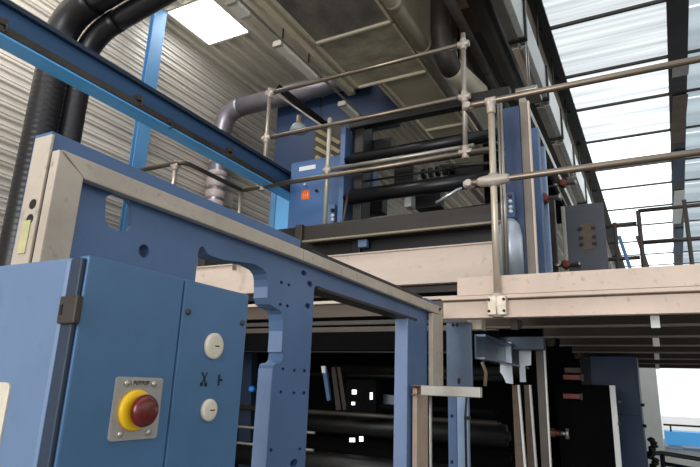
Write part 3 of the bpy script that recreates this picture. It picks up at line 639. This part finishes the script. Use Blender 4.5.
# wall column
a, b_ = on('y', 5.3, 147, 92), on('y', 5.3, 163, 92)
t = thing('steel_column', 'light blue steel column against the ribbed wall, below the left roof light', 'column', (4.4, 5.4, 0))
q0, q1 = on('y', 5.42, 143.5, 90), on('y', 5.42, 156.5, 90)
m = MB(); m.box(q0.x, q1.x, 5.42, 5.432, 0, 6.40, .003); m.build('flange', post_blue, t)
m = MB(); m.box((q0.x+q1.x)/2-.01, (q0.x+q1.x)/2+.01, 5.432, 5.51, 0, 6.40); m.build('web', mat('col_blue', '#4f95cf', .45, 0, '#3b7bb2', .4, 3), t)
m = MB(); m.box(q0.x+.02, q1.x, 5.51, 5.52, 0, 6.40, .003); m.build('flange', post_blue, t)

# ================================================================== OVERHEAD DUCTS
def spiral(path, r, ring=.055):
    """spiral-wound duct: ridged tube"""
    pts = []; rs = []
    P = [Vector(p) for p in path]
    for i in range(len(P)-1):
        L_ = (P[i+1]-P[i]).length; n = max(1, int(L_/ring))
        for j in range(n):
            pts.append(P[i].lerp(P[i+1], j/n)); rs.append(r)
            pts.append(P[i].lerp(P[i+1], (j+.5)/n)); rs.append(r*.994)
            pts.append(P[i].lerp(P[i+1], (j+.62)/n)); rs.append(r*1.01)
    pts.append(P[-1]); rs.append(r); return pts, rs
for i, (px, py, zc, lab, yo) in enumerate(((44, 111, 4.95, 'left black spiral duct bending down beside the ribbed wall', 4.8), (76, 100, 4.86, 'right black spiral duct bending down behind the overhead beam', 4.72))):
    q = on('y', yo, px, py); r = (.140, .106)[i]
    m = MB(); a_, rs = spiral([(q.x, yo, 0), (q.x, yo, zc-.34)], r); m.tube(a_, rs, 24); t_ = None
    t = thing('spiral_duct', lab, 'duct', (q.x, yo, 0))
    m.build('riser', rubber, t)
    m = MB(); m.tube(arc((q.x, yo, zc-.36), (q.x, yo, zc+.02), (q.x+.02, yo-.40, zc+.10), 10), r*1.04, 24); m.build('elbow', rubber, t)
    m = MB(); a_, rs = spiral([(q.x+.02, yo-.38, zc+.095), (q.x+.115, yo-1.62, zc+.435)], r*.99, .2); m.tube(a_, rs, 24); m.build('run', rubber, t)
# grey elbow pipe
t = thing('grey_pipe', 'grey pipe coming down the ribbed wall from a long horizontal run', 'pipe', (6, 5.35, 0))
gx_ = 6.0; qz = on('x', gx_, 275, 95).z-.06; r = .14
gy = min(5.555, on('x', gx_, 217, 118).y)
m = MB(); m.tube([(gx_, 3.14, qz+.03), (gx_, gy-.35, qz)], r, 24); m.build('run', grey_pipe, t)
m = MB(); m.tube(arc((gx_, gy-.34, qz), (gx_, gy, qz), (gx_, gy, qz-.42), 10), r*1.03, 24); m.build('elbow', grey_pipe, t)
m = MB(); m.tube([(gx_, gy, 3.0), (gx_, gy, qz-.4)], r, 24); m.build('riser', grey_pipe, t)
wrap = mat('wrap_band', '#b3a6a4', .5, .1, '#8b7f7d', .5, 8)
for py, hh in ((163, .10), (176, .08), (184, .16), (196, .12), (206, .12)):
    z_ = on('x', gx_, 212, py).z
    m = MB(); m.lathe((gx_, gy, z_-hh/2), (0,0,1), [(0,r),(.012,r*1.07),(hh-.012,r*1.07),(hh,r)], 24); m.build('wrapped_band', wrap, t)
q = on('y', 5.6, 229, 199); m = MB(); m.box(q.x-.10, q.x+.10, 5.6, 5.735, q.z-.12, q.z+.10, .01); tag(m.build('junction_box', mat('box_grey', '#c3bdb8', .5, 0, '#9a948f', .4, 4)), 'pale grey junction box to the right of the wrapped pipe', 'box')

# blue tower behind
t = thing('press_tower', 'tall dark blue press tower behind the hanging lamp', 'press', (6.6, 3.6, 0))
m = MB(); m.box(6.25, 7.3, 3.6, 4.72, 0, 5.95, .02); m.box(6.25, 6.4, 2.74, 3.62, 5.0, 5.95, .02); m.build('body', blue_dark, t)
a = on('x', 6.24, 308, 140)
m = MB(); m.box(6.235, 6.25, 3.95, 4.7, 2.0, 5.9, .01); m.build('panel', mat('tower_blue', '#152e50', .45, 0, '#11233d', .5, 1.5), t)
m = MB(); m.box(6.235, 6.25, 2.76, 3.9, 5.02, 5.9, .01); m.build('panel', MATS['tower_blue'], t)
# crate boards seen under the beam (yellowish slatted panel)
t = thing('slatted_panel', 'pale yellowish slatted panel between the lamp and the blue cabinet', 'panel', (5.2, 2.7, 3.6))
for i in range(7):
    a, b_ = on('x', 5.2, 316, 128+i*9), on('x', 5.2, 340, 140+i*9)
    if i < 6:
        m = MB(); m.bar((5.2, a.y, a.z-.02), (5.2, b_.y, b_.z-.04), .02, .045); m.build('slat', mat('slat_cream', '#a39468', .5, 0, '#7b6e4f', .4, 3), t)
a, b_ = on('x', 5.23, 315, 128), on('x', 5.23, 341, 190)
m = MB(); m.box(5.225, 5.24, b_.y, a.y, b_.z-.1, a.z, .004); m.build('backing', dull, t)

# pendant lamp
lx = 4.5
q = on('x', lx, 299.5, 115)
t = thing('pendant_lamp', 'industrial pendant lamp with a glass bell, hanging before the blue tower', 'lamp', q)
m = MB(); m.lathe(q, (0,0,-1), [(0,.012),(.008,.028),(.075,.031),(.08,.034),(.09,.03)], 22); m.build('socket', bronze, t)
m = MB(); m.lathe(q+Vector((0,0,-.09)), (0,0,-1), [(0,.03),(.012,.045),(.03,.066),(.036,.07)], 24); m.build('collar', mat('lamp_alu', '#c8c2b8', .25, .8, '#8f887c', .4, 10), t)
m = MB(); m.lathe(q+Vector((0,0,-.126)), (0,0,-1), [(0,.07),(.03,.085),(.06,.092),(.075,.085),(.082,.06)], 28); m.build('bell_glass', glow_glass, t)
m = MB(); m.tube([q, (q.x, q.y, on('x', lx, 299, 109.5).z)], .006); m.build('cord', black, t)
a, b_ = on('x', lx, 274, 92), on('x', lx, 322, 126)
m = MB(); m.tube([a, b_], .012); tag(m.build('support_cable', steel), 'thin taut steel cable slanting above the hanging lamp', 'cable')
m = MB(); m.bar(on('x', lx+.3, 279, 88), on('x', lx+.3, 325, 125), .07, .08); tag(m.build('slanted_beam', interior), 'dark slanting beam over the hanging lamp', 'beam')

# exhaust hood
HZ = 5.2; HY0, HY1, HX0, HX1 = 1.95, 3.05, 2.4, 10.5
t = thing('exhaust_hood', 'big cream and stained exhaust duct overhead with framed underside panels', 'duct', (6.5, 2.5, HZ))
HXS, HYS = 5.56, 2.68
m = MB(); m.box(HX0, HXS, HY0, HY1, HZ, 6.0, .01); m.box(HXS-.02, HX1, HY0, HYS, HZ, 6.0, .01); m.build('casing', duct_cream, t)
m = MB(); m.box(HX0, HXS, HY1-.02, HY1+.05, HZ-.03, HZ+.12, .006); m.build('side_trim', mat('trim_cream', '#cfc5ae', .5, 0, '#9a917d', .5, 2), t)
m = MB(); m.box(HXS, HX1, HYS-.02, HYS+.02, HZ-.02, HZ+.08, .006); m.build('side_trim', MATS['trim_cream'], t)
m = MB(); m.box(HX0, HX1, HY0-.02, HY0+.04, HZ-.03, HZ+.12, .006); m.build('side_trim', MATS['trim_cream'], t)
for x0, x1, mm in ((2.5, 4.5, hood_dark), (4.49, 5.52, duct_cream), (5.51, 7.0, duct_cream), (6.99, 8.6, duct_cream), (8.59, 10.3, duct_cream)):
    HY1 = 3.05 if x1 < 5.6 else HYS+.04
    if mm is hood_dark:
        m = MB(); m.box(x0, x1, HY0+.1, HY1-.12, HZ-.006, HZ+.002, .002); m.build('panel', mm, t)
    m = MB(); z0 = HZ-.035
    m.box(x0, x1, HY0+.07, HY0+.10, z0, HZ); m.box(x0, x1, HY1-.12, HY1-.09, z0, HZ); m.box(x1-.025, x1, HY0+.07, HY1-.09, z0, HZ); m.build('panel_rim', MATS['trim_cream'], t)
HY1 = 3.05
# dark stain scuffs on the middle panel are part of its paint
m = MB(); m.box(4.56, 5.49, HY0+.1, HY1-.12, HZ-.003, HZ+.001); m.build('scuffed_panel', mat('scuff', '#bdb298', .6, 0, '#2b3038', .8, 1.8, (1.4, .8, 1)), t)
for x in (3.6, 5.2):
    m = MB(); m.tube([(x, HY1+.03, 6.47), (x, HY1+.03, HZ+.1)], .008); m.build('hanger_rod', black, t)
# brown pipe alongside
def along(px, py, z, x0, x1, r, nm, lab, mm, cat='pipe', joints=()):
    q = on('z', z, px, py); t = thing(nm, lab, cat, ((x0+x1)/2, q.y, z))
    m = MB(); m.tube([(x0, q.y, z), (x1, q.y, z)], r, 22); m.build('pipe', mm, t)
    m = MB(); m.tube([(x1-.3, q.y, z), (x1-.3, q.y, 5.98)], .008); m.build('hanger_rod', black, t)
    for x in joints:
        m = MB(); m.lathe((x-.03, q.y, z), (1,0,0), [(0,r),(.005,r*1.1),(.055,r*1.1),(.06,r)], 22); m.build('joint', mm, t)
    return t
along(424, 48, 5.15, 2.5, 6.3, .075, 'cream_pipe', 'long cream pipe running along the right edge of the hood', mat('pipe_cream', '#8f8571', .45, 0, '#5f5748', .6, 3), joints=(4.2, 5.0))
q = on('z', 4.9, 470, 72)
t = thing('cream_duct', 'fat dark brown drop duct turning into a cream round duct behind the tall railing post', 'duct', (5.6, 1.6, 5))
dy = on('z', 5.0, 468, 78).y
A0, A1, A2, A3 = on('x', 5.0, 441, -40), on('x', 5.0, 441, 30), on('x', 5.05, 444, 62), on('x', 5.9, 478, 93)
m = MB(); m.tube([A0, A1]+arc(A1, A2, A2.lerp(A3, .25), 8), .115, 24); m.build('drop', mat('drop_brown', '#312a25', .5, .1, '#191512', .6, 3), t)
m = MB(); [m.tube([(x_, dy+.16, z_), (x_, dy+.16, 6.4)], .01) for x_, z_ in ((5.3, 4.98), (5.75, 4.9))]; m.build('hanger_rod', black, t)
dd = (A3-A2).normalized(); Ls = (A3-A2).length
m = MB(); m.lathe(A2+dd*Ls*.18, dd, [(0,.10),(.02,.122),(Ls*.82,.122),(Ls*.82+.05,.105),(Ls*.82+.08,.06),(Ls*.82+.09,0)], 24); m.build('run', mat('duct_pale', '#b5ad99', .45, 0, '#82796a', .6, 2), t)
m = MB(); m.tube([(4.3, dy-.28, 5.72), (4.9, dy-.28, 5.65), (7.2, dy-.28, 5.6)], .14, 24); tag(m.build('round_duct', mat('duct_dark', '#3a3733', .4, .3, '#1c1a19', .6, 3)), 'dark round duct running away between the cream duct and the cable trays', 'duct')
along(489, 75, 5.3, 4.2, 7.2, .05, 'grey_conduit', 'grey conduit pipe parallel to the dark round duct', dull, 'pipe', joints=(6.0,))
# added black box in place of the unlit middle ceiling
m = MB(); m.box(2.5, 12, 1.22, 1.88, 5.95, 6.4, .02); tag(m.build('black_overhead', black), 'added black box for the dark unlit ceiling between the hood and the cable trays', 'duct')
m = MB(); m.box(5.4, 6.0, 1.0, 1.9, 5.87, 5.945, .01); m.box(5.4, 5.45, 1.0, 1.9, 5.80, 5.87); tag(m.build('cross_channel', mat('rusty_channel', '#5b4638', .6, .3, '#33261f', .6, 4)), 'rusty brown channel crossing under the black box', 'beam')
a, b_ = on('x', 5.3, 515, 92.5), on('x', 5.3, 537, 84)
m = MB(); m.box(5.3, 5.6, b_.y, a.y, a.z, b_.z, .008); [m.tube([(xx_, (a.y+b_.y)/2, b_.z-.01), (xx_, (a.y+b_.y)/2, 5.98)], .006) for xx_ in (5.42, 5.55)]; tag(m.build('metal_box', steel), 'shiny metal box hanging above the blue machine column', 'box')

# ceiling light row on the left
LZ = 5.05
ly = on('z', LZ, 300, 60).y
t = thing('conduit_rail', 'thin dark support rail carrying the row of ceiling lights', 'rail', (6, ly, LZ))
m = MB(); m.box(2, 6.2, ly-.02, ly-.003, LZ+.012, LZ+.034); m.build('rail', mat('rail_grey', '#7d786c', .5, .1, '#5c574d', .5, 4), t)
for px, py in ((288, 40), (305, 67)):
    q = on('z', LZ, px, py); m = MB(); m.tube([(q.x, ly-.02, LZ+.04), (q.x, ly-.02, 6.47)], .01); m.build('hanger_rod', black, t)
fxm = mat('fixture_grey', '#e6e2d6', .4, 0, '#bdb8aa', .4, 4)
for i, (pa_, pb_) in enumerate((((236, 0), (250, 14)), ((281, 43), (322, 76)), ((350, 102), (364, 114)))):
    a, b_ = on('z', LZ, *pa_), on('z', LZ, *pb_)
    lab = ('unlit strip light of the ceiling row nearest the left roof light', 'long unlit strip light in the middle of the ceiling row', 'unlit strip light at the far end of the ceiling row')[i]
    t = thing('strip_light', lab, 'light fixture', ((a.x+b_.x)/2, ly, LZ), 'strip lights along the ceiling rail')
    m = MB(); m.box(a.x, b_.x, ly-.005, ly+.10, LZ-.03, LZ+.03, .006); m.build('housing', fxm, t)
    for x in (a.x, b_.x): 
        m = MB(); m.box(x-.02, x+.02, ly-.008, ly+.103, LZ-.033, LZ+.033, .004); m.build('end_cap', mat('cap_grey', '#a39e90', .5, 0, '#7f7a6d', .4, 5), t)
# cream beam beside the hood left
m = MB(); a = on('z', 5.6, 300, 34)
m.bar((2, a.y+.05, 5.6), (6.2, a.y+.05, 5.6), .12, .14); tag(m.build('cream_girder', MATS['trim_cream']), 'slim cream girder between the ceiling lights and the exhaust hood', 'beam')

# cable trays right of centre
TB = 5.2
perf = mat('perforated_tray', '#cfd1cf', .4, 0, '#7a7e82', .8, 70)
for i, (x0, x1) in enumerate(((3.0, 5.35), (5.5, 6.75), (6.95, 8.0), (8.2, 9.4), (9.7, 11.2), (11.5, 13.5))):
    lab = ('perforated metal cable tray overhead, nearest of the line beside the roof lights', 'second cable tray along the line beside the roof lights', 'third cable tray along the line beside the roof lights', 'fourth cable tray along the line beside the roof lights', 'fifth cable tray along the line beside the roof lights', 'farthest cable tray of the line beside the roof lights')[i]
    t = thing('cable_tray', lab, 'cable tray', ((x0+x1)/2, .95, TB), 'cable trays beside the roof lights')
    far = i > 1  # farther trays turn white: skylight reflection put into their colour
    m = MB(); m.box(x0, x1, .895, .905, TB, TB+.42, .002); m.box(x0, x1, .905, .935, TB+.41, TB+.42); m.build('side_wall', white if far else perf, t)
    m = MB(); m.box(x0, x1, .90, .97, TB-.005, TB+.005); m.build('tray_bottom', perf, t)
    m = MB(); m.box(x0, x1+.1, .985, 1.0, TB-.01, TB+.10, .002); m.box(x0, x1+.1, .985, 1.06, TB-.015, TB+.0, .002); m.build('support_rail', cream_deck if i % 2 else steel, t)
    m = MB(); m.box(x0+.02, x1, .955, .985, TB-.02, TB+.03, .003); m.build('cable_duct', steel, t)
    m = MB(); m.tube([(x1-.1, .95, TB+.1), (x1-.1, .95, 6.45)], .012); m.box(x1-.03, x1+.03, .87, 1.06, TB-.03, TB+.44); m.build('hanger', black, t)
# ================================================================== UNDER THE DECK
ux = 3.42
a, b_ = on('x', ux, 446, 322), on('x', ux, 471, 322)
t = thing('blue_plate', 'blue-grey steel plate with bolt slots under the walkway, beside the cream post', 'plate', (ux, (a.y+b_.y)/2, 0))
zlo = on('x', ux, 450, 388).z
blu_m = mat('scratched_blue', '#49566a', .32, .45, '#36424f', .6, 4, bump=.05)
m = MB(); m.box(ux, ux+.02, b_.y, a.y, zlo, 2.005, .003); m.build('upper_plate', blu_m, t)
a2, b2, c2 = on('x', ux, 448, 420).y, on('x', ux, 457, 420).y, on('x', ux, 469, 420).y
m = MB(); m.box(ux, ux+.02, b2, a2, 0, zlo, .003); m.build('lower_plate', blue, t)
m = MB(); m.box(ux-.02, ux+.02, c2, b2-.006, 0, zlo, .004); m.build('bright_edge', mat('bright_blue_steel', '#8fa5be', .3, .4, '#64809f', .5, 4), t)
for px, py in ((459, 381), (452, 416), (452, 462), (453, 325), (457, 325)):
    q = on('x', ux, px, py); m = MB(); m.prism(oval(q.y, q.z, .009, .02 if py == 381 else .011, 14), 'x', ux-.002, ux+.001); m.build('bolt_slot', dark_slot, t)
m = MB(); q = on('x', ux-.03, 466, 418); m.tube([(ux-.03, q.y, 0), (ux-.03, q.y+.005, q.z), (ux-.03, q.y-.01, zlo)], .006); m.box(ux-.035, ux, q.y-.022, q.y+.01, q.z-.01, q.z+.01); m.build('cable', black, t)
# channel going back
ys = on('x', 3.45, 474, 350).y
t = thing('steel_channel', 'galvanised steel channel running back under the walkway from the blue plate', 'beam', (4.2, ys, 1.75))
za, zb = on('x', 3.6, 476, 336).z, on('x', 3.6, 476, 360).z
m = MB(); m.box(3.5, 4.9, ys, ys+.01, zb, za); m.box(3.5, 4.9, ys-.06, ys, za-.012, za); m.box(3.5, 4.9, ys-.05, ys, zb, zb+.012); m.build('channel', mat('channel_steel', '#6b7c90', .28, .7, '#4d5b6d', .5, 3), t)
q = on('x', 3.5, 473, 325); m = MB(); m.box(3.48, 3.58, q.y-.06, q.y+.03, q.z-.03, q.z+.03, .004); m.build('block', white_plug, t)
m = MB(); m.tube([on('x', 3.9, 482, 362), on('x', 3.9, 486, 372), on('x', 3.9, 485, 386)], .012); tag(m.build('hose', mat('hose_tan', '#8a7d68', .5, 0, '#6b5f4e', .5, 8)), 'short tan hose hanging under the steel channel', 'hose')
# two shiny hanging brackets
bs = mat('bright_bracket', '#d5dce4', .3, .2, '#7d8ea3', .5, 4)
for i, pts in enumerate(([(501, 342), (511, 342), (511, 352), (513, 384), (506, 383), (503, 376), (500, 372)], [(519, 344), (531, 344), (531, 365), (525, 366), (526, 382), (520, 382), (519, 360)])):
    x = 4.3+i*.25; q = [on('x', x, *a) for a in pts]; m = MB(); m.prism([(v.y, v.z) for v in q], 'x', x, x+.012)
    tag(m.build('hanging_bracket', bs), ('shiny steel bracket hanging under the walkway, left of two' if i == 0 else 'shiny steel bracket hanging under the walkway, right of two'), 'bracket')
q0, q1 = on('x', 4.5, 500, 348), on('x', 4.5, 550, 342)
m = MB(); m.box(4.35, 4.45, on('x', 4.4, 545, 346).y, on('x', 4.4, 500, 346).y, on('x', 4.4, 520, 350).z, 2.0, .003); tag(m.build('cross_plate', mat('cross_grey', '#4a5664', .4, .4, '#333c47', .5, 3)), 'grey steel plate across the top of the hanging brackets', 'plate')
for i, (xa_, xb_, xc_, w_) in enumerate(((512, 517.5, 524.5, 3), (524, 529, 535, 3))):
    x = 4.55+i*.1
    t = thing('slanted_board', ('left slanted brown board with a white doorway gleam along its edge under the walkway', 'right slanted brown board with a white doorway gleam along its edge under the walkway')[i], 'board', (x, on('x', x, 520, 430).y, 1))
    a, b_, c_, d_ = on('x', x, xa_, 385), on('x', x, xb_+.2, 385), on('x', x, xc_+4, 520), on('x', x, xa_+6, 520)
    m = MB(); m.prism([(v.y, v.z) for v in (a, b_, c_, d_)], 'x', x, x+.02); m.build('board', ply, t)
    a, b_, c_, d_ = on('x', x, xb_, 385), on('x', x, xb_+2, 385), on('x', x, xc_+6.2, 520), on('x', x, xc_+4, 520)
    m = MB(); m.prism([(v.y, v.z) for v in (a, b_, c_, d_)], 'x', x-.01, x+.02); m.build('gleam_edge', white, t)  # white edge paints in the gleam from the doorway
x = 4.5
a, b_ = on('x', x, 538, 400), on('x', x, 546, 400)
t = thing('steel_post', 'dark grey upright post with a bright edge under the walkway', 'post', (x, b_.y, 0))
m = MB(); m.box(x, x+.08, b_.y, a.y, 0, 2.0, .003); m.build('post', mat('post_taupe', '#5a534d', .5, .1, '#403a35', .5, 3), t)
m = MB(); m.box(x-.005, x+.03, b_.y-.012, b_.y-.001, 0, 1.96, .001); m.build('bright_edge', white, t)  # edge made white to carry the doorway reflection
q = on('x', 4.48, 535, 346); m = MB(); m.box(4.4, 4.48, q.y-.06, q.y+.06, q.z-.03, q.z+.03, .004); tag(m.build('mounting_block', mat('block_cream', '#a79a88', .5, 0, '#82776a', .5, 6)), 'cream mounting block under the walkway above the dark post', 'block')
# dark cabinet and blue cabinet
x = 5.2
a, b_, c_ = on('x', x, 558, 420), on('x', x, 612, 420), on('x', x, 618, 420)
zt_ = on('x', x, 600, 385).z
t = thing('dark_cabinet', 'black machine cabinet with a bright right edge under the walkway', 'cabinet', (x, (a.y+b_.y)/2, 0))
m = MB(); m.box(x, x+.8, b_.y, a.y, 0, zt_, .005); m.build('body', interior, t)
m = MB(); m.box(x-.02, x+.02, c_.y, b_.y-.002, 0, zt_, .003); dd = m.build('bright_edge', white, t)  # white strip stands for light from the doorway on this edge
for py in (402, 424):
    q = on('x', x-.02, 619, py); m = MB(); m.box(x-.03, x, q.y-.012, q.y+.008, q.z-.01, q.z+.01, .002); m.build('clip', black, dd)
for i, py in enumerate((377, 396)):
    a, b_ = on('x', 5.1, 563, py), on('x', 5.1, 580, py); m = MB(); m.box(5.1, 5.2, b_.y, a.y, a.z-.02, a.z+.02, .004)
    m2 = MB(); t = thing('red_bar', ('upper red bar over the black cabinet', 'lower red bar over the black cabinet')[i], 'bar', (5.15, (a.y+b_.y)/2, a.z))
    m.build('bar', red_dull, t); m2.box(5.09, 5.2, b_.y-.02, b_.y-.002, a.z-.028, a.z+.028, .003); m2.build('end_tab', dull, t)
m = MB(); q0, q1 = on('x', 5.15, 563, 367), on('x', 5.15, 579, 373); m.box(5.22, 5.3, q1.y, q0.y, q1.z, q0.z, .004); tag(m.build('grey_tab', dull), 'grey metal tab above the upper red bar', 'bracket')
q = on('x', 5.0, 556, 433); t = thing('valve', 'brass valve with a steel T-handle in front of the black cabinet', 'valve', q)
m = MB(); m.lathe(q+Vector((0,.07,0)), (0,-1,0), [(0,.03),(.06,.035),(.065,.022),(.10,.022)], 16); m.build('handle', mat('brass_red', '#7a4a38', .4, .4, '#4f2f25', .5, 10), v if 0 else t)
m = MB(); m.tube([q+Vector((0,-.03,0)), q+Vector((0,-.085,0))], .016); m.tube([q+Vector((0,-.085,-.04)), q+Vector((0,-.085,.04))], .014); m.build('stem', steel, t)
x = 6.4
a, b_ = on('x', x, 592, 400), on('x', x, 640.5, 400)
t = thing('blue_cabinet', 'big dark blue machine cabinet under the walkway, left of the bright doorway', 'cabinet', (x+.4, (a.y+b_.y)/2, 0))
m = MB(); m.box(x, x+.6, b_.y, a.y, 0, 1.99, .01); m.build('body', far_blue, t)
m = MB(); m.box(x-.004, x+.01, b_.y+.02, a.y-.02, 1.42, 1.425); m.build('seam', dark_slot, t)
for py in (405, 426):
    q = on('x', x, 644, py); m = MB(); m.lathe((x+.02, b_.y, q.z), (0,-1,0), [(0,.015),(.03,.015),(.031,0)], 12); m.build('latch', black, t)
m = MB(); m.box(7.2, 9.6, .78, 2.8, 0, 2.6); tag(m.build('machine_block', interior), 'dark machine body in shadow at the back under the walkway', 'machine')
# low rail and dark clump at the door
x = 7.0; t = thing('handrail', 'low dark handrail in front of the bright doorway at floor level', 'railing', (x, -.4, 0))
q0, q1, q2 = on('x', x, 620, 454), on('x', x, 662, 453), on('x', x, 700, 461)
drk = mat('rail_dark', '#1f2a33', .4, .2, '#141b21', .5, 5)
rail(t, [(x, q0.y, q0.z), (x, q1.y, q1.z), (x, q2.y-1, q2.z-.08)], mt_=drk, r=.022); rail(t, [(x, q1.y, q1.z-.1), (x, q2.y-1, q2.z-.2)], mt_=drk, r=.02)
rail(t, [(x, q1.y, 0), (x, q1.y, q1.z)], 'post', drk, .024); rail(t, [(x, q2.y-.9, 0), (x, q2.y-.9, q2.z-.08)], 'post', drk, .024)
x = 6.9; q = on('x', x, 651, 448); m = MB()
for k in range(9):
    a = q + Vector((0, random.uniform(-.03, .03), .08-.028*k)); m.lathe(a+Vector((0, 0, -.02)), (random.uniform(-.3, .3), random.uniform(-.3, .3), 1), [(0,.01),(.012,.034),(.03,.038),(.045,.012)], 10)
m.tube([q+Vector((0,.01,-.15)), q+Vector((0,.02,-.4))], .02); m.tube([q+Vector((0,-.02,-.1)), q+Vector((0,-.03,-.38))], .014)
tag(m.build('work_glove', black), 'dark bundled work gloves hung on the low handrail by the bright doorway', 'gloves')
# outside balcony
x = 22.0
a, b_ = on('x', x, 664, 431), on('x', x, 664, 444.5)
t = thing('balcony', 'bright blue balcony band with a thin railing seen through the bright doorway', 'balcony', (x, -3, 0))
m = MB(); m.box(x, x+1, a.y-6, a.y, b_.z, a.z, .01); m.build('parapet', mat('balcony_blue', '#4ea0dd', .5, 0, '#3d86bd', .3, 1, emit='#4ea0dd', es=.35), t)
m = MB(); m.tube([(x, a.y, a.z+.2), (x, a.y-6, a.z+.2)], .03)
for k in range(5): m.tube([(x, a.y-.2-k*1.3, a.z), (x, a.y-.2-k*1.3, a.z+.2)], .025)
m.build('railing', dull, t)
q = on('x', x, 676, 450); m = MB(); m.box(x+.2, x+.6, q.y-.2, q.y+.2, 0, b_.z); m.build('pillar', white, t)

# ================================================================== LIGHT
w = bpy.data.worlds.new('world'); bpy.context.scene.world = w; w.use_nodes = True
bg = w.node_tree.nodes['Background']; bg.inputs[0].default_value = (.93, .97, 1, 1); bg.inputs[1].default_value = 1.0
def area(name, loc, target, sx, sy, power, col=(1,1,1)):
    l = bpy.data.lights.new(name, 'AREA'); l.shape = 'RECTANGLE'; l.size = sx; l.size_y = sy; l.energy = power; l.color = col
    o = bpy.data.objects.new(name, l); COL.objects.link(o); o.location = loc
    o.rotation_euler = (Vector(target)-Vector(loc)).to_track_quat('-Z', 'Y').to_euler(); return o
area('fill_behind_camera', (-5.0, 1.0, 3.0), (2, 1.2, 2.2), 4, 3, 240, (1, .98, .96))  # added fill lamp behind the camera, no gate is modelled
area('fill_left_wall', (1.5, 4.0, 6.3), (3.4, 5.6, 3.6), 3, 1.0, 160, (1, .98, .95))  # added fill lamp to brighten the left wall
vs = bpy.context.scene.view_settings
vs.view_transform = 'Standard'; vs.look = 'None'; vs.exposure = .38; vs.gamma = 1
